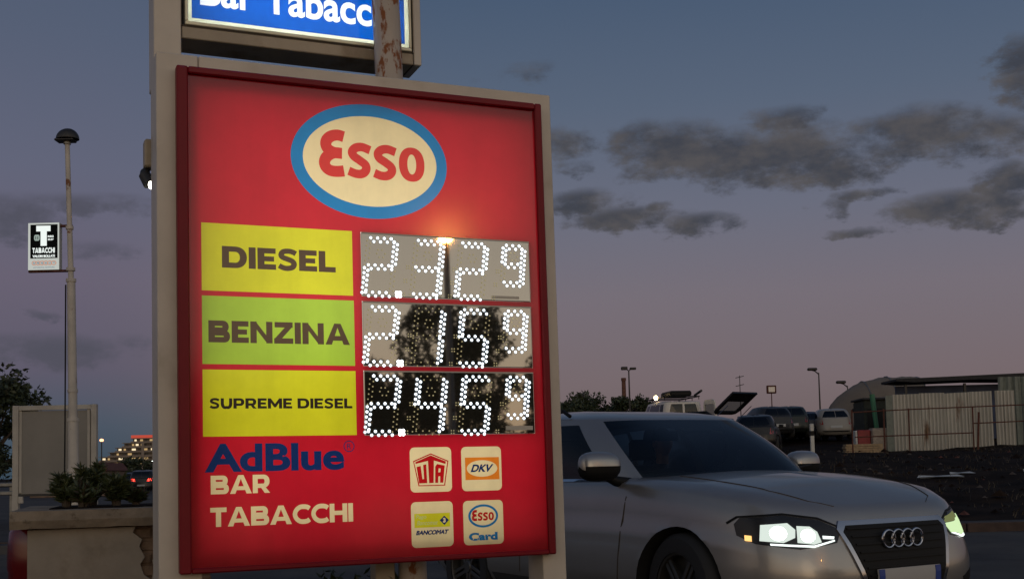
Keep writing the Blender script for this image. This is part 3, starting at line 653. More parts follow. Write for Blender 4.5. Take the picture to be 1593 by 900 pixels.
def table(x, T): return lerp_tab(x, T)
class Car:
    """x forward from the front axle, y left, z up"""
    def __init__(s, **k):
        s.fo = .87; s.wb = 2.807; s.ro = .955; s.W = .94; s.n = 6.0; s.zb = .23; s.ns = 144
        s.top = [(-3.8, 1.04), (-3.4, 1.07), (-1.5, 1.035), (-.75, 1.035), (-.45, 1.02), (0, .985), (.4, .93), (.65, .87), (.8, .81), (.9, .77)]
        s.crown = [(-4, .0), (-.8, .02), (-.4, .055), (.3, .075), (.6, .05), (.9, .02)]
        s.dx = [(0, -.14), (.12, -.06), (.25, -.01), (.5, 0), (.75, -.035), (.9, -.075), (1, -.115)]
        s.dxr = [(0, -.12), (.15, -.03), (.3, 0), (.6, -.03), (1, -.10)]
        s.dy = [(0, -.10), (.08, -.05), (.18, -.005), (.4, .0), (.55, -.008), (.64, -.010), (.70, -.026), (.88, -.040), (1, -.075)]
        s.xw = 0.; s.ra = .405; s.rw = .365; s.rim = .245
        s.cb = (-.50, -3.60, .80, 5.0); s.ct = (-1.34, -3.22, .60, 6.0); s.zroof = 1.50; s.rc = .09; s.bulge = .035
        s.__dict__.update(k)
    def outline(s, th, t):
        xf = s.fo+table(t, s.dx); xr = -s.wb-s.ro-table(t, s.dxr); xc = (xf+xr)/2; A = (xf-xr)/2; Wd = s.W+table(t, s.dy)
        c, d = math.cos(th), math.sin(th)
        x = xc+A*math.copysign(abs(c)**(2/s.n), c); y = Wd*math.copysign(abs(d)**(2/(s.n*.62)), d)
        zt = table(x, s.top); return Vector((x, y, s.zb+(zt-s.zb)*t))
    def shell(s, name, paint, parent, arches=True, hi=True):
        N = s.ns; ths = []
        # even spacing along the outline
        fine = [s.outline(2*math.pi*i/1440, .5) for i in range(1441)]; cum = [0]
        for a, c in zip(fine, fine[1:]): cum.append(cum[-1]+(c-a).length)
        j = 0
        for k in range(N):
            tgt = cum[-1]*k/N
            while cum[j+1] < tgt: j += 1
            ths.append(2*math.pi*(j+(tgt-cum[j])/(cum[j+1]-cum[j]))/1440)
        lv = [0, .04, .1, .18, .28, .4, .5, .58, .64, .70, .78, .86, .92, .97, 1.0]
        vs = [s.outline(th, t) for t in lv for th in ths]; fs = []
        for i in range(len(lv)-1):
            for k in range(N): fs.append((i*N+k, i*N+(k+1) % N, (i+1)*N+(k+1) % N, (i+1)*N+k))
        base = len(vs); last = (len(lv)-1)*N                         # cap: rings shrinking to the centre line
        prev = last; RR = (.975, .93, .85, .7, .5, .25, .05)
        for r in RR:
            st = len(vs)
            for k in range(N):
                p = vs[last+k]; xin = min(max(p.x, -s.wb-s.ro+.15), s.fo-.28)*.0+p.x
                q = Vector((p.x-(p.x-(s.fo-s.wb-s.ro)/2)*(1-r)*.22*(1-abs(p.y)/s.W*.0), p.y*r, 0))
                e = 1-r; crn = table(q.x, s.crown)
                q.z = table(q.x, s.top)+crn*(1-r*r)+.028*min(1, (1-r)/.07)
                vs.append(q)
            for k in range(N): fs.append((prev+k, prev+(k+1) % N, st+(k+1) % N, st+k))
            prev = st
        # close with strips between mirrored points
        fs.append(tuple(prev+k for k in range(N)))
        fs.append(tuple(range(N))[::-1])
        mb = MB(); mb.add(vs, fs); o = mb.build(name, [paint, 'wheel_well'], parent, smooth=False)
        if arches:
            cm = MB()
            for x in (s.xw, -s.wb):
                for sg in (-1, 1):
                    n = 40; pr = []
                    M = Matrix.Translation((x, 0, s.rw))
                    vs2 = []; 
                    for yy in (sg*.52, sg*1.3):
                        for k in range(n): a = 2*math.pi*k/n; vs2.append(Vector((x+s.ra*math.cos(a), yy, s.rw+s.ra*math.sin(a))))
                    ff = [tuple(range(n)), tuple(range(2*n-1, n-1, -1))]+[(k, k+n, (k+1) % n+n, (k+1) % n) for k in range(n)]
                    if sg < 0: ff = [f[::-1] for f in ff]
                    cm.add(vs2, ff)
            c = cm.build('cut', ['wheel_well'], None)
            bmod = o.modifiers.new('b', 'BOOLEAN'); bmod.object = c; bmod.operation = 'DIFFERENCE'; bmod.solver = 'EXACT'
            bmod.material_mode = 'TRANSFER'
            par = o.parent; o.parent = None
            bpy.context.view_layer.update()
            dg = bpy.context.evaluated_depsgraph_get(); me = bpy.data.meshes.new_from_object(o.evaluated_get(dg)); o.modifiers.clear(); o.data = me; o.parent = par
            bpy.data.objects.remove(c)
        me = o.data
        me.polygons.foreach_set('use_smooth', [True]*len(me.polygons))
        try: me.set_sharp_from_angle(angle=R(50))
        except Exception: pass
        return o
    def ring(s, which, th):
        x0, x1, w, n = s.cb if which == 0 else s.ct
        c, d = math.cos(th), math.sin(th); nf = 3.6 if c > 0 else n
        x = (x0+x1)/2+(x0-x1)/2*math.copysign(abs(c)**(2/nf), c); y = w*math.copysign(abs(d)**(2/(n*.9)), d)
        if which == 0: z = table(x, s.top)+.0+table(x, s.crown)*.4
        else: z = s.zroof-.02*abs((x-(x0+x1)/2)/((x0-x1)/2))**2-(.03 if x < (x0+x1)/2 else 0)*((x-(x0+x1)/2)/((x0-x1)/2))**2
        return Vector((x, y, z))
    def prep(s):
        s.fth = [2*math.pi*i/1440 for i in range(1441)]; P = [s.ring(0, t) for t in s.fth]; s.cum = [0]
        for a, c in zip(P, P[1:]): s.cum.append(s.cum[-1]+(c-a).length)
        s.per = s.cum[-1]; s.P = P
    def th(s, q):
        q = q % s.per; lo, hi = 0, 1440
        while hi-lo > 1:
            m = (lo+hi)//2
            if s.cum[m] <= q: lo = m
            else: hi = m
        return 2*math.pi*(lo+(q-s.cum[lo])/max(1e-9, s.cum[hi]-s.cum[lo]))/1440
    def cab(s, q, t):
        th = s.th(q); a, c = s.ring(0, th), s.ring(1, th); p = a.lerp(c, t)
        o = Vector((math.cos(th)*.35, math.sin(th), .3)); o.normalize()
        return p+o*s.bulge*math.sin(math.pi*min(1, max(0, t)))**1
    def q_of_x(s, x, side=1):              # arc position on the left side where the lower ring passes x
        for i in range(200, 1240//2+100):
            if s.P[i].x <= x: return s.cum[i] if side > 0 else s.per-s.cum[i]
        return s.per/4
    def cabin(s, paint, parent, wins, glassm='car_glass', rails=True):
        """wins: list of (key, name, [(q,t)...]); windows are real openings in the cabin skin"""
        s.prep(); per = s.per
        sh = [Shape(k, [poly]) for k, nm, poly in wins]
        sh = []
        for k, nm, poly in wins:
            sh.append(Shape(k, [poly]))
        outer = Shape('cabin', [[(-per/2, 0), (per/2, 0), (per/2, 1), (-per/2, 1)]])
        # add points along the outer edges and a grid for curvature
        n = 110
        o2 = [(-per/2+per*i/n, 0) for i in range(n)]+[(per/2, j/8) for j in range(8)]+[(per/2-per*i/n, 1) for i in range(n)]+[(-per/2, 1-j/8) for j in range(8)]
        outer = Shape('cabin', [o2])
        dense = []
        for S_ in sh:
            E2 = []
            for a, c in S_.edges:
                m = max(1, int(math.hypot(c[0]-a[0], (c[1]-a[1])*.6)/.06))
                pp = [(a[0]+(c[0]-a[0])*i/m, a[1]+(c[1]-a[1])*i/m) for i in range(m+1)]
                E2 += list(zip(pp, pp[1:]))
            S_.edges = E2; dense.append(S_)
        spec = {'cabin': ('cabin', paint, None)}
        for k, nm, poly in wins: spec[k] = (nm, glassm, None)
        out = sheet(dense, outer, lambda q, t: s.cab(q, t), spec, parent, grid=.08)
        for o in out.values():
            o.data.polygons.foreach_set('use_smooth', [True]*len(o.data.polygons))
        # roof
        mb = MB(); N = 96; vs = []; fs = []; rr = [1.0, .985, .95, .88, .75, .55, .3, .08]
        x0, x1 = s.ct[:2]
        for r in rr:
            for k in range(N):
                p = s.ring(1, 2*math.pi*k/N); c = Vector(((x0+x1)/2, 0, 0))
                q = Vector((c.x+(p.x-c.x)*r, p.y*r, p.z+s.rc*(1-r**3)**.8)); vs.append(q)
        for i in range(len(rr)-1):
            for k in range(N): fs.append((i*N+k, i*N+(k+1) % N, (i+1)*N+(k+1) % N, (i+1)*N+k))
        fs.append(tuple((len(rr)-1)*N+k for k in range(N)))
        mb.add(vs, fs); out['roof'] = mb.build('roof', paint, parent, smooth=True)
        if rails:
            for sg in (-1, 1):
                mb = MB(); P = []
                for i in range(15):
                    x = x0-.45+(x1-x0+.75)*i/14; zz = s.zroof+s.rc*.35+(.03 if 0 < i < 14 else -.01); P.append((x if 0 < i < 14 else x*.98+(x0+x1)*.01, sg*(s.ct[2]-.03), zz))
                mb.tube(P, .014, 8); mb.build('roof_rail', 'trim_black', parent, smooth=True)
        return out
def project(bvh, poly, origin, ex, ey, off=.004, grid=.03, thick=.012):
    """drape a polygon (in the plane origin+a*ex+b*ey) on a surface along ex x ey; returns MB"""
    d = -ex.cross(ey).normalized()
    sh = Shape('o', [poly]); E2 = []
    for a, c in sh.edges:
        m = max(1, int(math.hypot(c[0]-a[0], c[1]-a[1])/grid)); pp = [(a[0]+(c[0]-a[0])*i/m, a[1]+(c[1]-a[1])*i/m) for i in range(m+1)]; E2 += list(zip(pp, pp[1:]))
    sh.edges = E2
    ov, tri, keys = cut([], sh, grid)
    vs = []; okv = []
    for p in ov:
        o = origin+ex*float(p[0])+ey*float(p[1]); h, nn, i, dist = bvh.ray_cast(o, d)
        okv.append(h is not None); vs.append((h-d*off) if h is not None else o+d*3)
    fs = [tuple(int(i) for i in tri[k]) for k in range(len(tri)) if keys[k] == 'o' and all(okv[i] for i in tri[k])]
    cnt = {}
    for f in fs:
        for i in range(3):
            e = (f[i], f[(i+1) % 3]); cnt[e] = cnt.get(e, 0)+1
    n = len(vs); vs2 = vs+[v+d*thick for v in vs]
    sk = [(a, c, c+n, a+n) for (a, c) in cnt if (c, a) not in cnt]
    mb = MB(); mb.add(vs2, fs+sk); used = sorted({i for f in fs+sk for i in f}); rem = {i: k for k, i in enumerate(used)}
    mb.v = [tuple(vs2[i]) for i in used]; mb.f = [tuple(rem[i] for i in f) for f in fs+sk]
    return mb
def bvh_of(*objs):
    vs = []; fs = []
    for o in objs:
        k = len(vs); vs += [v.co.copy() for v in o.data.vertices]; fs += [tuple(i+k for i in p.vertices) for p in o.data.polygons]
    return BVHTree.FromPolygons(vs, fs)
def wheel(parent, x, y, r, rim, steer=0., lo=False, name='wheel'):
    sg = 1 if y > 0 else -1
    M = Matrix.Translation((x, y, r)) @ Matrix.Rotation(steer, 4, 'Z')
    
    mb = MB(); N = 20 if lo else 40; tw = .115
    prof = [(rim, -tw), (rim+.03, -tw-.004), (r-.03, -tw+.002), (r-.004, -tw+.03), (r, -.04), (r, .04), (r-.004, tw-.03), (r-.03, tw-.002), (rim+.03, tw+.004), (rim, tw)]
    mb.lathe(prof, N, M); t = mb.build('wheel', 'rubber', parent, smooth=True)
    mb = MB(); f = sg*tw
    mb.lathe([(rim, f*.95), (rim-.015, f*.9), (rim-.02, f*.3), (0.06, f*.2), (0, f*.2)], N, M)
    mb.lathe([(0, f*.86), (.045, f*.86), (.06, f*.7), (.06, f*.2)], N, M)
    for k in range(5):
        Rm = M @ Matrix.Rotation(2*math.pi*k/5+.3, 4, 'Y')
        for o2 in (-.022, .022) if not lo else (0,):
            mb.bbox(.04, min(f*.62, f*.8), -.014+o2, rim-.008, max(f*.62, f*.8), .014+o2, .003, Rm)
    mb.build('rim', 'alloy', t, smooth=True)
    return t

# ------------------------------------------------------------------ the silver car
car = thing('silver_car', 'silver sport utility car with lit headlights driving past behind the price board', 'car', (1.833, 7.768, .0), R(-58.9))
C = Car(xw=-.09, n=6.8, cb=(-.38, -3.60, .85, 5.0), ct=(-1.13, -3.22, .715, 6.0), W=.955)
body = C.shell('body', 'silver_paint', car)
C.prep(); per = C.per
qa = lambda x, sd: (C.q_of_x(x) if sd > 0 else -C.q_of_x(x))
qf = C.q_of_x(-.80)
wins = [('ws', 'windscreen', [(-qf+.16, .05), (-.5, .02), (0, .01), (.5, .02), (qf-.16, .05), (qf-.19, .96), (.45, .985), (0, .99), (-.45, .985), (-qf+.19, .96)])]
for sd, nm in ((-1, 'r'), (1, 'l')):
    q1, q2, q3, q4, q5 = [C.q_of_x(x)*sd for x in (-.93, -1.87, -1.97, -2.80, -3.38)]
    wins += [('f'+nm, 'side_window', [(q1, .03), (q2, .03), (q2, .90), (q1+.02*sd, .90)]), ('b'+nm, 'side_window', [(q3, .03), (q4, .03), (q4, .90), (q3, .90)]),
             ('q'+nm, 'quarter_window', [(q4+.07*sd, .06), (q5, .14), (q5-.10*sd, .86), (q4+.07*sd, .88)])]
hb = per/2
wins += [('rw1', 'rear_window', [(hb-.55, .25), (hb-.001, .25), (hb-.001, .92), (hb-.45, .92)])]
cabo = C.cabin('silver_paint', car, wins)
bv = bvh_of(body); bvc = bvh_of(body, *[o for o in cabo.values()])
FW = lambda name, m_, poly, **k: project(bv, poly, Vector((3, 0, 0)), Vector((0, 1, 0)), Vector((0, 0, 1)), **k).build(name, m_, car, smooth=True)
# grille with chrome frame, bars and emblem
gout = [(-.43, .805), (.43, .805), (.465, .76), (.33, .40), (-.33, .40), (-.465, .76)]
gin = [(-.395, .778), (.395, .778), (.425, .745), (.305, .425), (-.305, .425), (-.425, .745)]
fr = FW('grille', 'chrome', gout, off=.012, thick=.05)
gi = project(bv, gin, Vector((3, 0, 0)), Vector((0, 1, 0)), Vector((0, 0, 1)), off=.016, thick=.004).build('grille_mesh', 'trim_black', fr, smooth=True)
for k in range(7):
    z = .755-.045*k; w = .40-(.755-z)*.33
    project(bv, [(-w, z), (w, z), (w, z+.010), (-w, z+.010)], Vector((3, 0, 0)), Vector((0, 1, 0)), Vector((0, 0, 1)), off=.024, thick=.008, grid=.08).build('grille_bar', 'trim_black', fr)
hx = bv.ray_cast(Vector((3, 0, .69)), Vector((-1, 0, 0)))[0].x
mb = MB()
for i in range(4):
    M = Matrix.Translation((hx+.034, -.1185+.079*i, .69)) @ Matrix.Rotation(R(90), 4, 'Z') @ Matrix.Rotation(R(90), 4, 'X')
    n, m = 28, 8; vs = []; fs = []
    for a in range(n):
        for c_ in range(m):
            u_, v_ = 2*math.pi*a/n, 2*math.pi*c_/m; rr = .050+.008*math.cos(v_)
            vs.append(Vector((hx+.034+.008*math.sin(v_), -.1185+.079*i+rr*math.cos(u_), .69+rr*math.sin(u_))))
    for a in range(n):
        for c_ in range(m): fs.append((a*m+c_, ((a+1) % n)*m+c_, ((a+1) % n)*m+(c_+1) % m, a*m+(c_+1) % m))
    mb.add(vs, fs)
mb.build('emblem', 'chrome', fr, smooth=True)
pl = FW('licence_plate', 'plate_white', [(-.26, .415), (.26, .415), (.26, .525), (-.26, .525)], off=.035, thick=.012)
for s_ in (-1, 1): project(bv, [(s_*.26, .417), (s_*.215, .417), (s_*.215, .523), (s_*.26, .523)][::s_], Vector((3, 0, 0)), Vector((0, 1, 0)), Vector((0, 0, 1)), off=.038, thick=.003).build('plate_band', 'plate_blue', pl)
FW('lower_grille', 'trim_black', [(-.30, .27), (.30, .27), (.32, .36), (-.32, .36)], off=.006)
def mirror_y(mb): m2 = MB(); m2.v = [(x, -y, z) for x, y, z in mb.v]; m2.f = [f[::-1] for f in mb.f]; m2.mi = mb.mi[:]; return m2
# headlights: draped along a direction 35 degrees off the nose
hd = Vector((math.cos(R(-33)), math.sin(R(-33)), 0)); hex_ = Vector((-hd.y, hd.x, 0)); ho = hd*3+Vector((.35, -.25, .03))-hex_*.15
def hl(poly, off, thick=.01, grid=.03): return project(bv, poly, ho, hex_, Vector((0, 0, 1)), off=off, thick=thick, grid=grid)
HL = [(-.36, .765), (-.33, .80), (-.1, .815), (.10, .785), (.235, .725), (.20, .655), (-.02, .625), (-.26, .655), (-.35, .70)]
lampdefs = []
for sd in (1, 2):
    f = (lambda m_: m_) if sd == 1 else mirror_y
    if True: f(hl([(-.40, .775), (-.345, .812), (-.1, .828), (.10, .800), (.235, .742), (.235, .732), (.10, .788), (-.1, .817), (-.34, .801), (-.395, .763)], .004, .006, .02)).build('bonnet_gap', 'trim_black', car)
    hb_ = f(hl(HL, .005, .02)).build('headlight', 'lamp_housing', car, smooth=True)
    f(hl([(-.235, .672), (-.225, .762), (-.08, .772), (-.04, .735), (-.045, .690), (-.11, .662)], .012)).build('lamp_lens', 'head_on' if sd == 1 else 'head_dim', hb_, smooth=True)
    f(hl([(-.033, .662), (-.030, .755), (.045, .750), (.085, .720), (.105, .662), (.06, .650)], .012)).build('lamp_lens', 'head_on' if sd == 1 else 'head_dim', hb_, smooth=True)
    if sd == 1:
        for cx_, cz_, r_ in ((-.135, .715, .040), (.028, .700, .036)):
            f(hl([(cx_+r_*1.15*math.cos(R(30*q)), cz_+r_*math.sin(R(30*q))) for q in range(12)], .018, .008)).build('projector_lamp', 'head_core', hb_, smooth=True)
    if sd == 2:
        f(hl([(.0, .655), (.19, .668), (.215, .725), (.0, .735)], .014)).build('lamp_lens', 'head_dim', hb_, smooth=True)
        f(hl([(.0, .738), (.218, .728), (.15, .765), (.0, .79)], .010)).build('lamp_lens', 'head_olive', hb_, smooth=True)
    f(hl([(-.18, .648), (.06, .634), (.185, .664), (.185, .672), (.06, .645), (-.18, .658)], .012)).build('running_light', 'drl', hb_, smooth=True)
    f(hl([(.115, .680), (.180, .676), (.185, .690), (.115, .697)], .012)).build('running_light', 'drl', hb_, smooth=True)
    f(hl([(-.31, .672), (-.275, .668), (-.275, .700), (-.31, .703)], .012)).build('indicator', 'amber_on', hb_)
    f(hl([(-.40, .30), (.10, .26), (.16, .40), (.02, .44), (-.40, .44)], .004, .02)).build('fog_opening', 'trim_black', car, smooth=True)
# side trims
for sg in (-1, 1):
    o0 = Vector((0, sg*3, 0)); ex = Vector((-sg, 0, 0)) if sg < 0 else Vector((-1, 0, 0)); ex = Vector((1, 0, 0)) if sg < 0 else Vector((-1, 0, 0)); ez = Vector((0, 0, 1)); k = 1 if sg < 0 else -1
    def SD(name, m_, poly, par=car, off=.004, thick=.01, bb=bvc, grid=.06): return project(bb, [(k*x, z) for x, z in poly], o0, ex, ez, off=off, thick=thick, grid=grid).build(name, m_, par, smooth=True)
    zt = lambda x: table(x, C.top)
    SD('window_trim', 'trim_chrome', [(-.78, zt(-.78)+.012), (-1.5, zt(-1.5)+.012), (-2.4, zt(-2.4)+.012), (-3.3, zt(-3.3)+.012), (-3.3, zt(-3.3)+.03), (-2.4, zt(-2.4)+.03), (-1.5, zt(-1.5)+.03), (-.78, zt(-.78)+.028)], off=.008)
    for x0, x1 in ((-.62, -.70), (-1.90, -1.92), (-2.93, -2.85)):
        SD('door_gap', 'joint', [(x0, .95), (x1, .33), (x1-.009, .33), (x0-.009, .95)], off=.0025, thick=.005, bb=bv)
    for x in (-1.70, -2.72): SD('door_handle', 'silver_paint', [(x, .86), (x+.20, .855), (x+.20, .888), (x, .893)], off=.035, thick=.04, bb=bv)
    SD('sill_cladding', 'cladding', [(-.50, .24), (-2.35, .24), (-2.35, .36), (-.50, .34)], off=.006, bb=bv)
    # door mirror
    mm_ = MB(); cx, cy_, cz = (-.75, -1.045, 1.15) if sg < 0 else (-.90, .955, 1.135)
    n, m = 20, 12; vs = []; fs = []
    for i in range(m+1):
        ph = math.pi*i/m
        for j in range(n):
            a = 2*math.pi*j/n; sx_ = math.copysign(abs(math.cos(ph))**.75, math.cos(ph)); rr = math.sin(ph)**.55
            vs.append(Vector((cx+(.10 if math.cos(a) > 0 else .06)*rr*math.copysign(abs(math.cos(a))**.8, math.cos(a))*(1-.25*sx_*sg), cy_+.145*sx_, cz+.098*rr*math.copysign(abs(math.sin(a))**.8, math.sin(a)))))
    for i in range(m):
        for j in range(n): fs.append((i*n+j, (i+1)*n+j, (i+1)*n+(j+1) % n, i*n+(j+1) % n))
    top = [f for f in fs if sum(vs[q].z for q in f)/4 > cz-.012]; bot = [f for f in fs if f not in top]
    a_ = MB(); a_.add(vs, top); mo = a_.build('door_mirror', 'silver_paint', car, smooth=True)
    a_ = MB(); a_.add(vs, bot); a_.tube([(cx-.01, sg*.98, cz-.06), (cx+.0, sg*.90, 1.05), (cx+.03, sg*.80, 1.03)], [.03, .035, .04], 10); a_.build('mirror_foot', 'trim_black', mo, smooth=True)
# bonnet and cowl shut lines
for sg in (-1, 1):
    P = [(-.42, sg*.62), (0, sg*.66), (.4, sg*.62), (.62, sg*.52), (.70, sg*.40)]; pp = [(x, y) for x, y in P]+[(x+.002, y-sg*.007) for x, y in P[::-1]]
    if sg > 0: pp = pp[::-1]
    project(bv, pp, Vector((0, 0, 3)), Vector((1, 0, 0)), Vector((0, 1, 0)), off=.004, thick=.006, grid=.05).build('bonnet_gap', 'joint', car)
mb = MB(); mb.bbox(-.62, -.66, 1.00, -.42, .66, 1.055, .01); mb.build('cowl', 'trim_black', car)
for y in (-.35, .30):
    mb = MB(); mb.tube([(-.50, y, 1.07), (-.60, y+.25, 1.10), (-.66, y+.50, 1.125)], .008, 6); mb.build('wiper', 'trim_black', car)
for x in (C.xw, -C.wb):
    for sg in (-1, 1): wheel(car, x, sg*.815, C.rw, C.rim, R(-6) if x > -1 else 0)
# cabin interior
mb = MB(); mb.bbox(-3.5, -.82, .35, -.6, .82, .45, .01); mb.bbox(-1.02, -.74, .8, -.62, .74, 1.02, .04); mb.build('dashboard', 'cabin_dark', car)
for y in (-.37, .37):
    mb = MB(); mb.bbox(-2.1, y-.25, .45, -1.55, y+.25, .62, .04); mb.bbox(-2.2, y-.24, .6, -2.02, y+.24, 1.15, .05, ); mb.bbox(-2.17, y-.12, 1.19, -2.06, y+.12, 1.36, .03); mb.build('seat', 'cabin_dark', car)
mb = MB(); mb.bbox(-3.1, -.6, .6, -2.9, .6, 1.12, .05); mb.build('rear_seat', 'cabin_dark', car)
mb = MB(); N = 28
mb.tube([Vector((-1.30+.07*math.sin(2*math.pi*k/N), .37+.18*math.cos(2*math.pi*k/N), .93+.165*math.sin(2*math.pi*k/N))) for k in range(N+1)], .015, 8, False); mb.tube([(-1.3, .37, .93), (-1.0, .37, .86)], .03, 8); mb.build('steering_wheel', 'trim_black', car, smooth=True)
mb = MB(); mb.bbox(-1.48, .16, 1.385, -1.33, .56, 1.405, .005); mb.build('sun_visor', 'visor', car)
mb = MB(); mb.bbox(-1.36, -.12, 1.33, -1.33, .12, 1.40, .01); mb.build('inner_mirror', 'trim_black', car)
# driver
def skin_obj(name, pts, edges, m_, parent, lvl=2):
    me = bpy.data.meshes.new(name); me.from_pydata([p[:3] for p in pts], edges, []); o = bpy.data.objects.new(name, me); COL.objects.link(o)
    sk = o.modifiers.new('s', 'SKIN'); 
    for v, p in zip(me.skin_vertices[0].data, pts): v.radius = (p[3], p[4] if len(p) > 4 else p[3])
    me.skin_vertices[0].data[0].use_root = True
    ss = o.modifiers.new('u', 'SUBSURF'); ss.levels = lvl; ss.render_levels = lvl
    bpy.context.view_layer.update(); dg = bpy.context.evaluated_depsgraph_get(); m2 = bpy.data.meshes.new_from_object(o.evaluated_get(dg)); o.modifiers.clear(); o.data = m2
    m2.materials.clear(); m2.materials.append(MATS[m_]); m2.polygons.foreach_set('use_smooth', [True]*len(m2.polygons)); o.parent = parent; return o
dr = thing('person', 'driver in dark clothes seated at the wheel of the silver car', 'person')
dr.parent = None; dr.matrix_world = Matrix.Translation((1.833, 7.768, 0)) @ Matrix.Rotation(R(-58.9), 4, 'Z') @ Matrix.Translation((-1.86, .37, .60))
skin_obj('body', [(0, 0, .02, .15, .11), (-.04, 0, .22, .14, .10), (-.05, 0, .42, .17, .10), (-.04, 0, .53, .06), (-.01, 0, .60, .052), (0, .17, .46, .06), (.12, .23, .26, .046), (.36, .15, .32, .034), (.45, .13, .36, .028), (0, -.17, .46, .06), (.12, -.23, .26, .046), (.36, -.15, .32, .034), (.45, -.13, .36, .028), (.28, .12, .02, .08), (.30, -.12, .02, .08), (.5, .13, -.02, .06), (.5, -.13, -.02, .06)],
         [(0, 1), (1, 2), (2, 3), (3, 4), (2, 5), (5, 6), (6, 7), (7, 8), (2, 9), (9, 10), (10, 11), (11, 12), (0, 13), (0, 14), (13, 15), (14, 16)], 'shirt', dr)
mb = MB(); n, m = 20, 14; vs = []; fs = []
for i in range(m+1):
    ph = math.pi*i/m; z = math.cos(ph)
    for j in range(n):
        a = 2*math.pi*j/n; w = math.sin(ph); x = .095*w*math.cos(a); y = .075*w*math.sin(a)
        if z < 0: x *= 1+.15*z; y *= 1+.35*z
        if abs(a if a < math.pi else a-2*math.pi) < .2 and -.45 < z < .12: x += .022*(1-abs(z+.2)/.35) if abs(z+.2) < .35 else 0
        if abs(abs(a if a < math.pi else a-2*math.pi)-.38) < .2 and abs(z-.08) < .12: x -= .008
        vs.append(Vector((x+.01, y, .72+.118*z)))
for i in range(m):
    for j in range(n): fs.append((i*n+j, (i+1)*n+j, (i+1)*n+(j+1) % n, i*n+(j+1) % n))
mb.add(vs, fs); mb.tube([(0, 0, .56), (.005, 0, .66)], .05, 12); hd_ = mb.build('head', 'skin', dr, smooth=True)
hairf = [f for f in fs if sum(vs[q].z for q in f)/4 > .765 or (sum(vs[q].x for q in f)/4 < -.02 and sum(vs[q].z for q in f)/4 > .68)]
mb = MB(); mb.add([Vector((v.x*1.1-.002, v.y*1.1, .72+(v.z-.72)*1.09)) for v in vs], hairf); mb.build('hair', 'hair', hd_, smooth=True)
for sg in (-1, 1):
    mb = MB(); mb.lathe([(0, -.006), (.02, -.004), (.028, .004), (.012, .008), (0, .006)], 10, Matrix.Translation((0, sg*.078, .715))); mb.build('ear', 'skin', hd_, smooth=True)
    pts = [(.44, sg*.135, .345, .028, .018), (.485, sg*.125, .37, .034, .016)]; ed = [(0, 1)]
    for q in range(4):
        b0 = len(pts); yy = sg*(.105+.018*q); pts += [(.515, yy, .385, .009), (.535, yy, .375-.004*q, .0085), (.53, yy, .355, .008)]; ed += [(1, b0), (b0, b0+1), (b0+1, b0+2)]
    b0 = len(pts); pts += [(.48, sg*.10, .385, .011), (.50, sg*.085, .395, .009)]; ed += [(1, b0), (b0, b0+1)]
    skin_obj('hand', pts, ed, 'skin', dr, 1)
#--CARS2--

# ------------------------------------------------------------------ other vehicles
def far_car(name, label, cat, x, y, yaw, paint, group=None, lit=False, lights=True, ns=72, plate=True, sidewin=((-.95, -1.75), (-1.85, -2.6)), tail='tail_off', glassm='dark_glass', rearwin=True, z=None, tl=None, **k):
    t = thing(name, label, cat, (x, y, G(x, y) if z is None else z), R(yaw), group)
    base = dict(ns=ns, W=.87, fo=.82, wb=2.5, ro=.72, zb=.22, zroof=1.38, rc=.07, ra=.36, rw=.31, rim=.2, cb=(-.45, -3.10, .77, 5.), ct=(-1.25, -2.78, .60, 5.),
                top=[(-3.3, .92), (-3., .96), (-.5, .93), (0, .90), (.5, .82), (.85, .70)], crown=[(-4, 0), (-.5, .02), (.2, .05), (.8, .02)])
    base.update(k); c = Car(**base)
    b_ = c.shell('body', paint, t); c.prep(); P = c.per
    xq = c.cb[0]-.30*(c.zroof-.9); qf = c.q_of_x(c.cb[0]-.16)
    w = [('ws', 'windscreen', [(-qf+.1, .06), (qf-.1, .06), (qf-.13, .94), (-qf+.13, .94)])]
    for sd in (-1, 1):
        for i, (a, b2) in enumerate(sidewin):
            q1, q2 = c.q_of_x(a)*sd, c.q_of_x(b2)*sd; w.append(('s%d%d' % (sd, i), 'side_window', [(q1, .06), (q2, .06), (q2, .88), (q1, .88)]))
    if rearwin:
        for sd in (-1, 1):
            h_ = P/2; w.append(('r%d' % sd, 'rear_window', [(sd*(h_-.60*c.W/.87), .12), (sd*(h_-.001), .12), (sd*(h_-.001), .90), (sd*(h_-.52*c.W/.87), .90)]))
    cab_ = c.cabin(paint, t, w, glassm=glassm, rails=False)
    bb = bvh_of(b_, cab_['cabin']); xr = -c.wb-c.ro
    def RR(nm, m_, poly, par=t, off=.006, thick=.012, grid=.12): return project(bb, poly, Vector((xr-2, 0, 0)), Vector((0, -1, 0)), Vector((0, 0, 1)), off=off, thick=thick, grid=grid).build(nm, m_, par, smooth=True)
    tl = tl or [(.56, .68), (.80, .68), (.80, .92), (.60, .90)]
    for sd in (-1, 1): RR('tail_light', 'tail_on' if lit else tail, [(sd*a, z_) for a, z_ in tl][::sd])
    if plate: RR('licence_plate', 'plate_white', [(-.26, .52), (.26, .52), (.26, .63), (-.26, .63)], off=.02)
    RR('bumper_strip', 'trim_black', [(-.7, .34), (.7, .34), (.7, .40), (-.7, .40)])
    for sg in (-1, 1):
        for x_ in (0, -c.wb): wheel(t, x_, sg*(c.W-.13), c.rw, c.rim, lo=True)
        mb = MB(); mb.bbox(c.cb[0]-.38, sg*(c.W+.02)-.09, .98*c.zroof/1.4, c.cb[0]-.28, sg*(c.W+.02)+.09, 1.10*c.zroof/1.4, .02); mb.build('door_mirror', 'trim_black', t)
    return t, c, bb
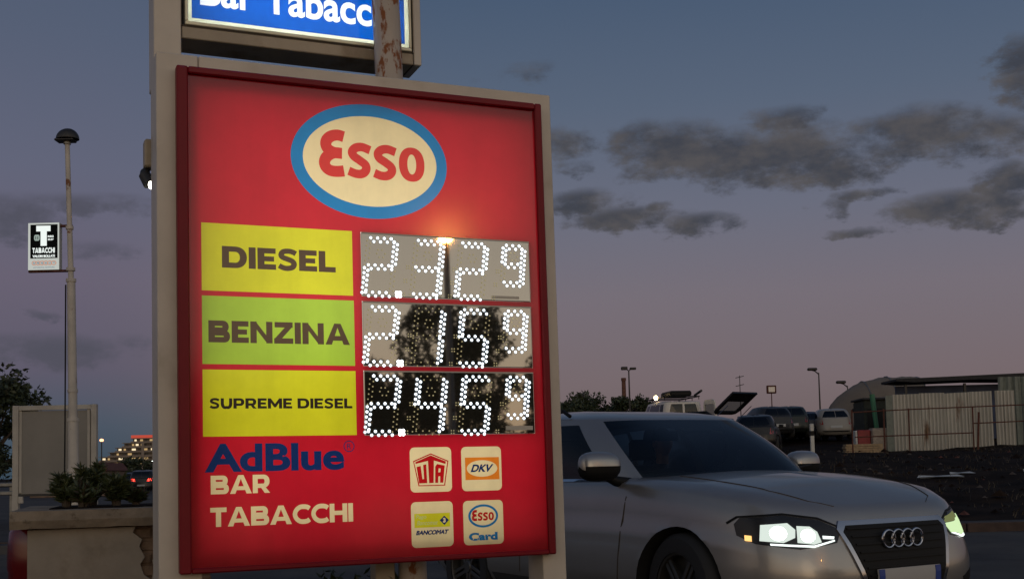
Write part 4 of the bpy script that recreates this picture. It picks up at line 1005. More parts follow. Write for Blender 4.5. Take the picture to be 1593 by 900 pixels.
def slab(mb, quad, nrm, th):
    q = [Vector(p) for p in quad]; mb.add(q+[p+nrm*th for p in q], [(0, 1, 2, 3), (7, 6, 5, 4)]+[(i, i+4, (i+1) % 4+4, (i+1) % 4) for i in range(4)])
def frame_panel(parent, name, quad, m_frame, m_glass, inset=(.12, .1, .12, .45), th=.05):
    """door-like panel: quad bottom-left, bottom-right, top-right, top-left, with a window opening"""
    q = [Vector(p) for p in quad]; n = (q[1]-q[0]).cross(q[3]-q[0]).normalized()
    f = lambda u, v: q[0].lerp(q[1], u).lerp(q[3].lerp(q[2], u), v)
    l, r_, t_, b_ = inset; mb = MB()
    O = [(0, 0), (1, 0), (1, .8), (.93, .96), (.8, 1), (.2, 1), (.07, .96), (0, .8)]; I = [(l, b_), (1-r_, b_), (1-r_, .84), (1-r_-.03, 1-t_), (.8, 1-t_), (.2, 1-t_), (l+.03, 1-t_), (l, .84)]
    vs = [f(*p) for p in O]+[f(*p) for p in I]; vs += [v+n*th for v in vs]; k = 8
    fs = []
    for i in range(k):
        j = (i+1) % k; fs += [(i, j, k+j, k+i), (2*k+i, 3*k+i, 3*k+j, 2*k+j), (i, 2*k+i, 2*k+j, j), (k+i, k+j, 3*k+j, 3*k+i)]
    mb.add(vs, fs); d = mb.build(name, m_frame, parent)
    mb = MB(); mb.add([f(*p)+n*th*.5 for p in I], [tuple(range(k))]); mb.build('window', m_glass, d); return d
glass('pale_glass', (.8, .9, .85), .35)
mat('interior_pale', (.22, .24, .20), .8, var=.2)
# white van with open rear doors
vx, vy = 6.35, 51.8
van, vc, vb = far_car('white_van', 'white van with roof rack, lit lamp and open rear door in the yard', 'van', vx, vy, 99, 'white_paint', z=1.80, W=.93, wb=2.9, ro=.85, fo=.75, zroof=1.92, rc=.07, zb=.3,
    cb=(.05, -3.72, .88, 8.), ct=(-.75, -3.68, .80, 8.), top=[(-3.8, 1.05), (-3, 1.08), (0, 1.05), (.4, .98), (.8, .80)], sidewin=((-.55, -1.25), (-1.35, -2.15), (-2.25, -3.05), (-3.12, -3.5)), rearwin=True, plate=False, tl=[(.80, .9), (.90, .9), (.90, 1.35), (.80, 1.35)], glassm='pale_glass')
mb = MB()
for y_ in (-.72, .72): mb.tube([(-.7, y_, 2.10), (-3.6, y_, 2.10)], .022, 8)
for x_ in (-.8, -1.7, -2.6, -3.5): mb.tube([(x_, -.76, 2.11), (x_, .76, 2.11)], .02, 8); mb.tube([(x_, -.72, 1.98), (x_, -.72, 2.11)], .018, 6); mb.tube([(x_, .72, 1.98), (x_, .72, 2.11)], .018, 6)
rk = mb.build('roof_rack', 'trim_black', van)
mb = MB(); mb.bbox(-3.3, -.50, 2.13, -1.9, .42, 2.36, .06); cs = mb.build('roof_bag', 'trim_black', None); cs.parent = van
mb = MB(); mb.tube([(-3.3, -.62, 2.16), (-4.05, -.66, 2.30)], .05, 8); mb.build('roof_load_pole', 'dark_metal', van)
frame_panel(van, 'rear_door', [(-3.78, -.86, .42), (-4.52, -1.12, .42), (-4.50, -1.10, 1.93), (-3.76, -.85, 1.93)], 'white_paint', 'pale_glass')
emis('warm_lamp', (1, .72, .32), 30)
mb = MB(); mb.lathe([(0, -.09), (.06, -.07), (.085, 0), (.06, .07), (0, .09)], 12, Matrix.Translation((-2.5, .80, 2.12)), ax='z'); mb.build('lamp', 'warm_lamp', van, smooth=True)
# estate with raised tailgate
ex_, ey_ = 8.3, 44.5
hat, hc, hbv = far_car('dark_hatchback', 'black estate car with its tailgate raised beside the white van', 'car', 5.50, 43.6, 128, 'black_paint', z=1.34, rearwin=False, cb=(-.45, -3.12, .77, 6.), ct=(-1.25, -3.0, .62, 6.), zroof=1.40, glassm='dark_glass')
frame_panel(hat, 'tailgate', [(-3.95, -.62, 2.22), (-3.95, .62, 2.22), (-2.95, .62, 1.55), (-2.95, -.62, 1.55)], 'black_paint', 'pale_glass', inset=(.12, .12, .12, .38), th=.07)
mb = MB(); mb.tube([(-3.1, .62, 1.35), (-3.7, .60, 1.76)], .012, 6); mb.build('gas_strut', 'chrome', hat); mb = MB(); mb.tube([(-3.1, -.62, 1.35), (-3.7, -.60, 1.76)], .012, 6); mb.build('gas_strut', 'chrome', hat)
PG = 'cars parked in the yard beyond the road'
far_car('parked_car', 'dark grey car parked tail first between the raised tailgate and the green car', 'car', 10.9, 54.2, 100, 'grey_paint', PG, z=2.15)
far_car('parked_car', 'dark green hatchback parked with its rear to the road, left of the white one', 'car', 12.75, 56.0, 84, 'green_paint', PG)
far_car('parked_car', 'pale hatchback with red rear lamps parked behind the thin white post', 'car', 14.75, 56.6, 86, 'pale_car_paint', PG)
far_car('parked_car', 'black low car parked nearest the yard edge, right of the raised tailgate', 'car', 9.6, 46.5, 75, 'black_paint', PG, z=1.5)
far_car('parked_car', 'dark car parked between the green and the pale hatchbacks', 'car', 13.75, 57.5, 88, 'blue_paint', PG, z=2.1, zroof=1.3)
far_car('parked_car', 'black car whose roof shows above the green and the pale hatchbacks', 'car', 15.4, 66.5, 60, 'black_paint', PG, zroof=1.45)
bl, bc_, bbv = far_car('parked_van', 'small dark blue van parked between the pale hatchback and the dark cabin', 'van', 17.6, 58.2, 82, 'blue_paint', PG, W=.90, wb=2.6, ro=.8, zroof=1.72, cb=(-.1, -3.35, .84, 7.), ct=(-.8, -3.3, .76, 7.), top=[(-3.5, .98), (-.2, .98), (.3, .9), (.8, .75)], sidewin=((-.75, -1.5),))
mat('board_white', (.42, .42, .40), .7, var=.15, vscale=3); mat('board_print', (.42, .17, .05), .7)
bo = thing('notice_board', 'pale rectangular board with an orange print leaning on the dark blue van', 'board', (17.05, 54.2, G(17.05, 54.2)), R(-6))
mb = MB(); mb.bbox(-.55, 0, .62, .55, .03, 1.02, .004); mb.tube([(-.45, .05, 0), (-.45, .05, .65)], .02, 6); mb.tube([(.45, .05, 0), (.45, .05, .65)], .02, 6); bb_ = mb.build('board', 'board_white', bo)
mb = MB(); mb.box(-.22, -.004, .74, .22, -.001, .92); mb.build('print', 'board_print', bb_)
dk, dc_, dbv = far_car('dark_suv', 'black tall car with an amber roof lamp glimpsed just right of the price board', 'car', 1.70, 38.0, 15, 'black_paint', z=1.35, W=.92, zroof=1.72, top=[(-3.3, 1.1), (-.5, 1.08), (0, 1.05), (.5, 1.0), (.85, .85)])
mb = MB(); mb.lathe([(0, .04), (.09, .03), (.10, -.02), (0, -.03)], 14, Matrix.Translation((-1.9, .2, 1.84)), ax='z'); mb.build('roof_lamp', 'amber_on', dk, smooth=True)
# the two cars driving away on the left
far_car('black_suv', 'black sport utility car driving away on the left road with red rear lamps lit', 'car', -27.0, 88, 99, 'black_paint', lit=True, W=.95, zroof=1.60, wb=2.75, ro=.85, top=[(-3.6, 1.05), (-.5, 1.08), (0, 1.02), (.5, .95), (.85, .8)], cb=(-.45, -3.45, .84, 6.), ct=(-1.2, -3.2, .68, 6.), tl=[(.40, .86), (.86, .90), (.86, 1.06), (.48, 1.04)])
far_car('grey_car', 'grey car ahead of the black one, its left rear lamps glowing red', 'car', -32.2, 100, 101, 'grey_paint', lit=True, zroof=1.5, tl=[(.62, .55), (.80, .55), (.82, 1.02), (.70, 1.02)])

# ------------------------------------------------------------------ yard beyond the road
mat('sheet_metal', (.36, .35, .31), .6, metal=.15, var=.15, vscale=1.5, col2=(.16, .10, .06), th=(.6, .72), tscale=1.3, stretch=(1, 1, .25))
mat('sheet_dark', (.13, .15, .13), .6, var=.15); mat('roof_dark', (.02, .02, .022), .9, var=.3); mat('blue_wall', (.035, .05, .10), .8, var=.25, vscale=1)
mat('tent_cloth', (.15, .125, .10), .95, var=.12, vscale=.6); mat('green_post', (.03, .14, .075), .6); mat('concrete', (.26, .22, .18), .9, var=.2, bump=.4)
mat('red_plastic', (.20, .02, .02), .6, var=.2); mat('wood', (.30, .22, .13), .85, var=.25); mat('white_post', (.45, .45, .42), .6, var=.1); mat('clutter_dark', (.018, .022, .017), .9, var=.4)
fe = thing('corrugated_fence', 'pale corrugated metal sheet fence with vertical ribs right of the yard', 'fence', (14.45, 45.2, 1.3), R(-1.5))
def corr(x0, x1, z0a, z0b, z1a, z1b, per_=.135, dep=.035):
    n = max(2, int((x1-x0)/per_*6)); vs = []; fs = []
    for i in range(n+1):
        x = x0+(x1-x0)*i/n; ph = (x/per_) % 1; y = dep*(1 if .1 < ph < .62 else 0)-dep*(.5 if ph > .8 else 0); t = i/n
        vs += [(x, -y, z0a+(z0b-z0a)*t), (x, -y, z1a+(z1b-z1a)*t), (x, .02-y, z0a+(z0b-z0a)*t), (x, .02-y, z1a+(z1b-z1a)*t)]
    for i in range(n): k = 4*i; fs += [(k, k+4, k+5, k+1), (k+2, k+3, k+7, k+6), (k+1, k+5, k+7, k+3), (k, k+2, k+6, k+4)]
    mb = MB(); return mb.add(vs, fs)
hz = [(0, 1.0, .1, .1, 2.30, 2.31), (1.0, 1.95, .1, .06, 2.33, 2.33), (1.95, 2.9, .06, .12, 2.30, 2.33), (2.9, 3.75, .12, .2, 2.34, 2.35), (3.85, 4.6, .08, .14, 2.36, 2.36)]
for i, h in enumerate(hz):
    m_ = corr(h[0]+.004, h[1]-.004, *h[2:]); m_.v = [(x, y-.012*(i % 2), z) for x, y, z in m_.v]; m_.build('metal_sheet', 'sheet_metal', fe)
mb = MB(); mb.box(-.25, -.0, .0, .0, .03, 2.28); mb.build('edge_sheet', 'sheet_dark', fe)
fr2 = thing('tall_sheet_wall', 'taller grey-green ribbed metal wall at the right edge of the yard', 'wall', (18.95, 46.3, 1.3), R(-1.5))
for i in range(3): corr(i*.9+.004, i*.9+.896, .0, .0, 2.95, 2.96+.01*i, .30, .06).build('metal_sheet', 'sheet_dark', fr2)
rf = thing('tube_railing', 'rusty tube railing running in front of the corrugated fence', 'railing', (12.3, 43.2, G(13, 43.2)-.06), R(-1.5))
def rail(p, q, r=.022, nm='rail'): mb = MB(); mb.tube([p, q], r, 8); mb.build(nm, 'rust', rf, smooth=True)
for x in (0., 1.15, 2.05, 4.35, 6.3): rail((x, 0, -.2), (x+.02, 0, 1.70), .028, 'post')
rail((0, 0, 1.60), (2.05, 0, 1.66)); rail((2.05, 0, 1.66), (6.3, 0, 1.73)); rail((.1, 0, .70), (4.35, 0, .76)); rail((4.35, 0, 1.10), (6.3, 0, 1.14))
mb = MB(); mb.tube([(4.45, -.05, -.2), (4.55, -.1, 1.5)], .04, 8); mb.build('leaning_post', 'rust', rf)
rb = thing('canopy_roof', 'flat black canopy roof over a blue wall behind the corrugated fence', 'building', (17.0, 52.0, 1.8))
mb = MB(); mb.prism([(-.15, 2.86), (5.8, 3.0), (9, 2.98), (9, 2.62), (3.5, 2.76), (.6, 2.70), (-.15, 2.76)], 0, 2.2); mb.build('roof', 'roof_dark', rb)
mb = MB(); mb.box(.2, 1.2, -.2, 8.8, 1.35, 2.6); mb.build('wall', 'blue_wall', rb)
for x in (.3, 2.9, 5.6, 8.4): mb = MB(); mb.box(x, .3, -.3, x+.10, .4, 2.62); mb.build('post', 'dark_metal', rb)
# vaulted tent
tn = thing('vaulted_tent', 'grey-brown vaulted fabric shelter with a rounded end beyond the parked cars', 'tent', (19.4, 62, 2.2))
mb = MB(); vs = []; fs = []; nA, nL = 20, 16
for i in range(nL+1):
    x = -3.3+4.9*i/nL; s_ = math.sqrt(max(0, 1-((.2-x)/3.52)**2)) if x < .2 else 1
    for j in range(nA+1):
        a = math.pi*j/nA; sag = .04*math.sin(i*1.7+j*.9); vs.append((x, -2.6*s_*math.cos(a), (3.22+sag)*s_**.9*math.sin(a)**.85))
for i in range(nL):
    for j in range(nA): fs.append((i*(nA+1)+j, (i+1)*(nA+1)+j, (i+1)*(nA+1)+j+1, i*(nA+1)+j+1))
mb.add(vs, fs); mb.build('cloth', 'tent_cloth', tn, smooth=True)
for i in (7, 11, 16):
    mb = MB(); mb.tube([Vector(vs[i*(nA+1)+j])*1.005 for j in range(nA+1)], .03, 6); mb.build('hoop', 'grey_metal', tn)
cl = thing('dark_cabin', 'low dark site cabin between the tent and the corrugated fence', 'cabin', (14.75, 47.8, 1.5), R(-3))
mb = MB(); mb.bbox(-.62, 0, 0, .52, 1.8, 2.05, .04); mb.build('wall', 'clutter_dark', cl); mb = MB(); mb.bbox(-.7, -.1, 2.055, .6, 1.9, 2.14, .02); mb.build('roof', 'roof_dark', cl)
mb = MB(); mb.box(-.5, -.012, .3, .1, -.001, 1.7); mb.build('door', 'trim_black', cl)
gp = thing('green_post', 'leaning green post standing before the dark cabin', 'post', (14.22, 46.3, 1.5)); mb = MB(); mb.tube([(0, 0, .1), (-.20, 0, 2.2)], [.08, .10], 10); mb.build('post_tube', 'green_post', gp, smooth=True)
rbx = thing('red_barrier', 'upright red plastic barrier with a pale side beside the concrete block', 'barrier', (13.42, 45.6, 1.32)); mb = MB(); mb.bbox(-.22, 0, 0, .28, .4, .98, .03); mb.build('shell', 'red_plastic', rbx); mb = MB(); mb.bbox(-.30, .02, 0, -.225, .38, .96, .02); mb.build('side_panel', 'white_post', rbx)
cb2 = thing('concrete_block', 'brownish concrete block between the red barrier and the fence', 'block', (14.05, 45.4, 1.3)); mb = MB(); mb.bbox(-.34, 0, 0, .33, .7, 1.02, .03); mb.build('block', 'concrete', cb2); mb = MB(); mb.bbox(-.30, .1, 1.021, .29, .6, 1.06, .01); mb.build('capping', 'concrete', cb2)
pt = thing('timber_stack', 'low stack of pale timber boards on the ground before the parked van', 'timber', (12.9, 43.6, G(12.9, 43.6)), R(-2))
for q in range(4): mb = MB(); mb.bbox(-.75+.03*(q % 2), 0, .02+.085*q, .62, .5, .095+.085*q, .006); mb.build('board', 'wood', pt)
wp = thing('white_post', 'thin white post standing at the road edge before the pale hatchback', 'post', (7.53, 30.0, G(7.53, 30)-.02)); mb = MB(); mb.bbox(-.045, -.045, 0, .045, .045, 1.2, .01); mb.build('post_body', 'white_post', wp); mb = MB(); mb.bbox(-.05, -.05, .90, .05, .05, 1.02, .004); mb.build('reflector_band', 'trim_black', wp)
# lamp posts against the sky
def post(px, py, h, label, kind, r=.06, m_='dark_metal', name='lamp_post', cat='lamp post'):
    t = thing(name, label, cat, (px, py, G(px, py))); mb = MB(); mb.tube([(0, 0, 0), (0, 0, h)], [r*.9, r*.5], 10); mb.build('pole', m_, t, smooth=True)
    if kind == 'twin':
        for a, q in ((-.30, .06), (.28, .0)):
            mb = MB(); mb.tube([(0, 0, h-.05), (a*.4, 0, h+.05), (a, 0, h+.08)], .035, 6); mb.build('arm', m_, t)
            mb = MB(); mb.bbox(a-.22, -.14, h+.02, a+.22, .14, h+.18+q, .04); mb.build('lamp_head', m_, t)
    if kind == 'square': mb = MB(); mb.bbox(-.36, -.12, h, .36, .12, h+.62, .04); q = mb.build('lamp_head', m_, t); mb = MB(); mb.box(-.24, -.135, h+.12, .24, -.122, h+.50); mb.build('lamp_glass', 'lamp_clear', q)
    if kind == 'single': mb = MB(); mb.tube([(0, 0, h-.1), (-.25, 0, h+.12), (-.6, 0, h+.22)], .04, 6); mb.build('arm', m_, t); mb = MB(); mb.bbox(-.75, -.15, h+.15, -.1, .15, h+.34, .06); mb.build('lamp_head', m_, t)
    if kind == 'aerial':
        for q in (.2, .9): mb = MB(); mb.tube([(-.35, 0, h-q), (.35, 0, h-q+.15)], .03, 6); mb.build('crossbar', m_, t)
    return t
post(7.9, 80, 5.1, 'tall lamp post with twin heads standing over the dark trees', 'twin', .09)
post(19.65, 90, 3.8, 'lamp post with a square floodlight head left of the tent', 'square', .07, 'rust')
post(20.7, 80, 4.6, 'lamp post with a bent head between the floodlight and the tent', 'single', .08)
post(22.6, 80, 3.7, 'short lamp post rising beside the left slope of the tent', 'single', .07)
post(19.2, 100, 5.9, 'thin aerial mast standing behind the raised tailgate', 'aerial', .06, name='aerial_mast', cat='mast')
post(21.0, 72, 2.2, 'short rusty pole standing behind the dark blue van', 'none', .07, 'rust', name='rusty_pole', cat='pole')
mat('chimney_brick', (.11, .05, .035), .95, var=.3)
ch = thing('brick_chimney', 'tall thin brick chimney rising behind the trees', 'chimney', (11.3, 120, 2.5)); mb = MB(); mb.tube([(0, 0, 0), (0, 0, 7.4)], [.28, .20], 14); mb.build('shaft', 'chimney_brick', ch, smooth=True); mb = MB(); mb.tube([(0, 0, 7.2), (0, 0, 7.5)], [.25, .25], 14); mb.build('collar', 'chimney_brick', ch)

# ------------------------------------------------------------------ plants
def leafmesh(name, n, spread, leaf, m_, parent, clumps, seed, up=.2, asp=2.4):
    """many small leaf faces gathered in clumps: clumps = [(centre, radius)]"""
    rg = random.Random(seed); vs = []; fs = []
    for i in range(n):
        c, r = clumps[rg.randrange(len(clumps))]
        d = Vector((rg.gauss(0, 1), rg.gauss(0, 1), rg.gauss(0, .8))); d = d.normalized()*r*(rg.random()**.45); p = Vector(c)+d
        a = Vector((rg.gauss(0, 1), rg.gauss(0, 1), rg.gauss(up, .7))).normalized(); bq = a.orthogonal().normalized(); bq = (Matrix.Rotation(rg.random()*6.28, 3, a) @ bq)
        L = leaf*rg.uniform(.6, 1.3); w = L/asp; k = len(vs)
        vs += [p, p+a*L*.45+bq*w*.5, p+a*L, p+a*L*.45-bq*w*.5]; fs += [(k, k+1, k+2), (k, k+2, k+3)]
    mb = MB(); mb.v = [tuple(v) for v in vs]; mb.f = fs; return mb.build(name, m_, parent)
def tree(x, y, h, r, label, seed, n=5000, leaf=.16, group=None, nc=38, flat=.6, trunkh=.4, z=None, name='tree', cat='tree', m_='tree_leaf'):
    rg = random.Random(seed); t = thing(name, label, cat, (x, y, G(x, y) if z is None else z), 0, group)
    mb = MB(); th_ = h*trunkh; lean = rg.uniform(-.1, .1)*h; mb.tube([(0, 0, -.1), (lean*.3, 0, th_*.6), (lean*.5, .05*h, th_*1.2), (lean, 0, h*.8)], [.035*h, .028*h, .02*h, .006*h], 9)
    cl = []
    for i in range(nc):
        a = rg.uniform(0, 6.283); rr = r*rg.uniform(.15, 1.)**.6; zz = th_+(h-th_)*(rg.uniform(.12, .95))
        k = 1-abs((zz-th_)/(h-th_)-.45)*.9; c = Vector((math.cos(a)*rr*k, math.sin(a)*rr*k, zz)); cl.append((c, r*rg.uniform(.13, .30)))
        if i % 2 == 0: mb.tube([(lean*.4, 0, th_*rg.uniform(.7, 1.3)), (c.x*.5, c.y*.5, (th_+c.z)*.5+.05*h), c], [.014*h, .009*h, .004*h], 5)
    mb.build('trunk', 'bark', t, smooth=True); leafmesh('crown', n, r, leaf, m_, t, cl, seed+1, asp=2.); return t
TG = 'trees behind the yard'
tree(4.4, 92, 3.5, 1.9, 'small rounded tree right beside the price board edge beyond the yard', 11, 6500, .30, TG, trunkh=.12, nc=60); tree(5.9, 95, 4.2, 2.2, 'tallest of the small trees beyond the yard, left of the chimney', 12, 7500, .30, TG, trunkh=.12, nc=60); tree(7.6, 97, 3.5, 2.0, 'low dark tree between the chimney and the twin lamp post', 13, 6500, .30, TG, trunkh=.12, nc=60)
tree(9.2, 94, 3.9, 2.2, 'dark tree standing in front of the brick chimney', 14, 7500, .30, TG, trunkh=.12, nc=60); tree(10.3, 96, 3.0, 1.6, 'lowest dark tree just left of the white van', 15, 5500, .30, TG, trunkh=.12, nc=60); tree(3.0, 95, 3.4, 1.8, 'dark tree mostly hidden behind the price board edge', 18, 5000, .30, TG, trunkh=.12, nc=60)
tree(-13.3, 30, 3.75, 1.75, 'dark spreading tree at the left edge behind the blank board', 21, 9000, .15, nc=34, flat=.4, trunkh=.32); tree(-15.6, 31, 3.0, 2.0, 'lower dark tree at the far left edge', 22, 5000, .15)
MG = 'trees behind the camera mirrored in the price displays'
for i, (x, y, h, r) in enumerate(((14.6, -9.8, 5.7, 1.9), (17.2, -9.0, 4.6, 1.5), (12.9, -12.6, 4.7, 2.0), (19.6, -6.9, 5.0, 1.8), (10.3, -14.0, 4.4, 1.9), (21.8, -11.5, 5.6, 2.3))):
    tree(x, y, h, r, 'dark tree mirrored in the price displays, seen only as a reflection', 30+i, 15000, .17, MG, nc=70, trunkh=.12)
# lit street lamp mirrored in the board
sl = thing('street_lamp', 'orange lit street lamp seen only as a glow on the price board', 'street lamp', (9.1, -4.3, 0)); emis('sodium', (1, .42, .10), 200)
mb = MB(); mb.tube([(0, 0, 0), (0, 0, 5.3), (0, 0, 5.38)], [.07, .05, .04], 10); mb.build('pole', 'pole_paint', sl); mb = MB(); mb.bbox(-.16, -.16, 5.56, .16, .16, 5.62, .03); q = mb.build('lamp_head', 'dark_metal', sl)
mb = MB(); mb.lathe([(0, -.09), (.09, -.06), (.12, 0), (.10, .08), (0, .085)], 12, Matrix.Translation((0, 0, 5.47)), ax='z'); mb.build('lamp_glass', 'sodium', q, smooth=True)

# ------------------------------------------------------------------ left side: planter, board, lamp post with the tobacco sign
pln = thing('planter', 'plastered masonry planter with a weathered cap, its plaster flaked off at the right', 'planter', (-2.70, 6.62, 0), R(16))
mb = MB(); mb.bbox(.03, .03, 0, .98, .80, .875, .006); core = mb.build('core', 'brick_core', pln)
rg = random.Random(5)
for r_ in range(12):
    off = .12*(r_ % 2)
    for q in range(3):
        x0 = .42+off+q*.245-.12
        if x0+.235 > .985: x1 = .985
        else: x1 = x0+.235
        if x1-x0 < .05: continue
        mb = MB(); mb.bbox(x0, .012+rg.uniform(0, .010), .022+r_*.071, x1, .05, .022+r_*.071+.058, .006); mb.build('brick', 'brick_core', core)
edge = [(.62, 0), (.655, .05), (.64, .09), (.69, .13), (.655, .20), (.67, .27), (.645, .31), (.70, .40), (.735, .47), (.72, .52), (.755, .56), (.70, .60), (.68, .66), (.705, .70), (.675, .76), (.69, .80), (.64, .84), (.655, .872)]
mb = MB(); mb.prism([(-.0, 0)]+[(x-.085, z) for x, z in edge]+[(-.0, .872)], -.012, .0115); mb.build('plaster_skin', 'plaster', pln)
mb = MB(); mb.prism([(.655, .57), (.70, .59), (.715, .64), (.685, .70), (.66, .68), (.67, .63)], -.008, .0115); mb.build('plaster_flake', 'plaster', pln)
mb = MB(); mb.box(-.0, .0125, 0, .022, .80, .872); mb.build('plaster_side', 'plaster', pln)
mb = MB(); n = 26
for i in range(n):
    x0 = -.085+1.14*i/n; x1 = x0+1.14/n; j = lambda k: .006*noise.noise(Vector((k*9., 2, 1)))
    vs = []
    for x in (x0, x1): vs += [(x, -.07+j(x), .880+j(x+3)), (x, -.085+j(x+1), .925), (x, -.07+j(x+2), .978+j(x+5)*.6), (x, .90, .985), (x, .90, .88)]
    mb.add(vs, [(0, 1, 6, 5), (1, 2, 7, 6), (2, 3, 8, 7), (3, 4, 9, 8), (4, 0, 5, 9)]+([(4, 3, 2, 1, 0)] if i == 0 else [])+([(5, 6, 7, 8, 9)] if i == n-1 else []))
mb.build('cap', 'cap_stone', pln)
mb = MB(); mb.box(.10, .12, .97, .9, .82, .9855); mb.build('earth', 'soil', pln)
Mp = pln.matrix_basis.copy(); Mp = Matrix.Translation((-2.70, 6.62, 0)) @ Matrix.Rotation(R(16), 4, 'Z')
def shrub(lx, ly, h, r, label, seed, n=900, nst=34, m_=('leaf', 'leaf_light')):
    rg = random.Random(seed); t = thing('shrub', label, 'shrub', Mp @ Vector((lx, ly, .985)), 0, 'shrubs growing in the planter'); st = MB(); lf = [MB(), MB()]
    for i in range(nst):
        a = rg.uniform(0, 6.28); rr = r*rg.uniform(.2, 1); hh = h*rg.choice((.5, .6, .7, .8, .9, 1.0, 1.15)); tip = Vector((math.cos(a)*rr, math.sin(a)*rr, hh)); P = [Vector((math.cos(a)*.02, math.sin(a)*.02, 0)), Vector((tip.x*.35, tip.y*.35, hh*.55)), tip]
        st.tube(P, [.006, .004, .002], 5)
        for q in range(int(n*3/nst)):
            s_ = rg.uniform(.15, 1)**.8; p = P[0].lerp(P[1], s_*2) if s_ < .5 else P[1].lerp(P[2], s_*2-1)
            d = Vector((rg.gauss(0, .7), rg.gauss(0, .7), rg.uniform(.3, 1.6))).normalized(); w_ = d.orthogonal().normalized(); w_ = Matrix.Rotation(rg.random()*6.28, 3, d) @ w_; L = rg.uniform(.025, .085); w = L*.10
            mb = lf[rg.random() < .35]; k = len(mb.v); mb.v += [tuple(p), tuple(p+d*L*.4+w_*w), tuple(p+d*L-Vector((0, 0, L*.15))), tuple(p+d*L*.4-w_*w)]; mb.f += [(k, k+1, k+2), (k, k+2, k+3)]; mb.mi += [0, 0]
    s = st.build('stems', 'bark', t); lf[0].build('foliage', m_[0], t, kind=None); lf[1].build('pale_foliage', m_[1], t); return t
shrub(.17, .42, .15, .09, 'leftmost low bush in the planter with narrow leaves', 1); shrub(.31, .50, .20, .10, 'upright bush with the tallest shoots, in front of the lamp post', 2, 1000); shrub(.45, .40, .14, .09, 'low bush in the middle right of the planter', 3); shrub(.56, .46, .06, .05, 'small rightmost tuft in the planter', 4, 300, m_=('leaf', 'leaf_dry'))
shrub(.27, .28, .11, .10, 'lowest dry-leaved tuft at the front of the planter', 6, 500, m_=('leaf', 'leaf_dry'))
rbn = thing('red_bollard', 'glossy dark red plastic bollard with a rounded top left of the planter', 'bollard', (-2.79, 7.0, 0))
mb = MB(); mb.lathe([(.18, 0), (.18, .02), (.168, .04), (.165, .62), (.172, .64), (.172, .70), (.168, .78), (.160, .85), (.12, .90), (.05, .925), (0, .93)], 30, ax='z'); mb.build('shell', 'plastic_red', rbn, smooth=True)
mb = MB(); mb.lathe([(.1665, .40), (.169, .40), (.169, .52), (.1665, .52)], 30, ax='z'); mb.build('band', 'plastic_red', rbn)
# back of a blank board on two legs
bd = thing('blank_board', 'grey back of a large blank billboard in a pale frame behind the planter', 'billboard', (-8.83, 21, 0), R(1.5))
mb = MB(); mb.bbox(.12, .0, .90, 1.36, .03, 2.36, .003); mb.build('panel', 'board_grey', bd)
for a in ((0, -.04, 0, .105, .06, 2.46), (1.375, -.04, 0, 1.47, .06, 2.46)): mb = MB(); mb.bbox(*a, .006); mb.build('leg', 'board_frame', bd)
mb = MB(); mb.bbox(.106, -.035, 2.372, 1.374, .055, 2.455, .005); mb.build('top_rail', 'board_frame', bd)
mb = MB(); mb.bbox(.106, -.012, .92, .155, -.001, 2.371, .003); mb.build('inner_strip', 'board_frame', bd)
mb = MB(); mb.bbox(1.30, -.012, .92, 1.35, -.001, 2.371, .003); mb.build('inner_strip', 'board_frame', bd)
mb = MB(); mb.bbox(.106, -.03, .86, 1.374, .02, .90, .004); mb.build('bottom_rail', 'dark_metal', bd); mb = MB(); mb.bbox(.11, -.05, .74, .19, .0, .86, .006); mb.build('cable_box', 'board_frame', bd)
# lamp post
lp = thing('lamp_post', 'tall pale lamp post with a dark hood carrying the tobacco sign behind the planter', 'lamp post', (-6.66, 18, 0))
mb = MB(); mb.tube([(.02, 0, 0), (.0, 0, 2.05), ], [.082, .076], 18); mb.tube([(.0, 0, 2.05), (-.035, 0, 4.16)], [.066, .062], 18); mb.tube([(-.035, 0, 4.16), (-.10, 0, 6.35)], [.042, .036], 16)
mb.build('pole', 'pole_paint', lp, smooth=True)
for z, r_ in ((1.28, .088), (2.04, .088), (2.48, .076), (4.17, .075), (4.34, .066), (4.98, .058)):
    mb = MB(); xx = lerp_tab(z, [(0, .02), (2.05, 0), (4.16, -.035), (6.35, -.10)]); mb.tube([(xx, 0, z-.025), (xx, 0, z+.025)], r_, 16); mb.build('collar', 'pole_paint', lp)
mb = MB(); mb.tube([(-.125, -.02, .4), (-.115, -.02, 2.0), (-.11, -.02, 4.1)], .012, 6); mb.build('cable', 'trim_black', lp)
mb = MB(); vs = []; fs = []; nU, nV = 18, 8
for i in range(nU+1):
    for j in range(nV+1):
        a, c = math.pi*i/nU, math.pi/2*j/nV
        vs.append((-.15+.02-.19*math.cos(a)*math.cos(c)*(1 if math.cos(a) > 0 else .85)+.05, .15*math.sin(c)*1.0*(1 if i % 2 == 0 else 1)-.0, .165*math.sin(a)*math.cos(c)**.8))
vs2 = [(x, -y, z) for x, y, z in vs]
for i in range(nU):
    for j in range(nV): k = i*(nV+1)+j; fs.append((k, k+1, k+nV+2, k+nV+1))
mb.add([(x, y, z+6.36) for x, y, z in vs], fs); mb.add([(x, y, z+6.36) for x, y, z in vs2], [f[::-1] for f in fs])
hood = mb.build('lamp_hood', 'dark_metal', lp, smooth=True)
mb = MB(); mb.bbox(-.27, -.10, 6.32, .02, .10, 6.36, .015); mb.build('lamp_glass', 'lamp_housing', hood); mb = MB(); mb.tube([(-.10, 0, 6.28), (-.095, 0, 6.45)], .055, 12); mb.build('spigot', 'grey_metal', hood)
ts = thing('tobacco_sign', 'small illuminated black and white TABACCHI sign bracketed to the lamp post', 'sign', (-6.72, 17.99, 4.0), R(0))
mat('sign_body', (.45, .45, .42), .5)
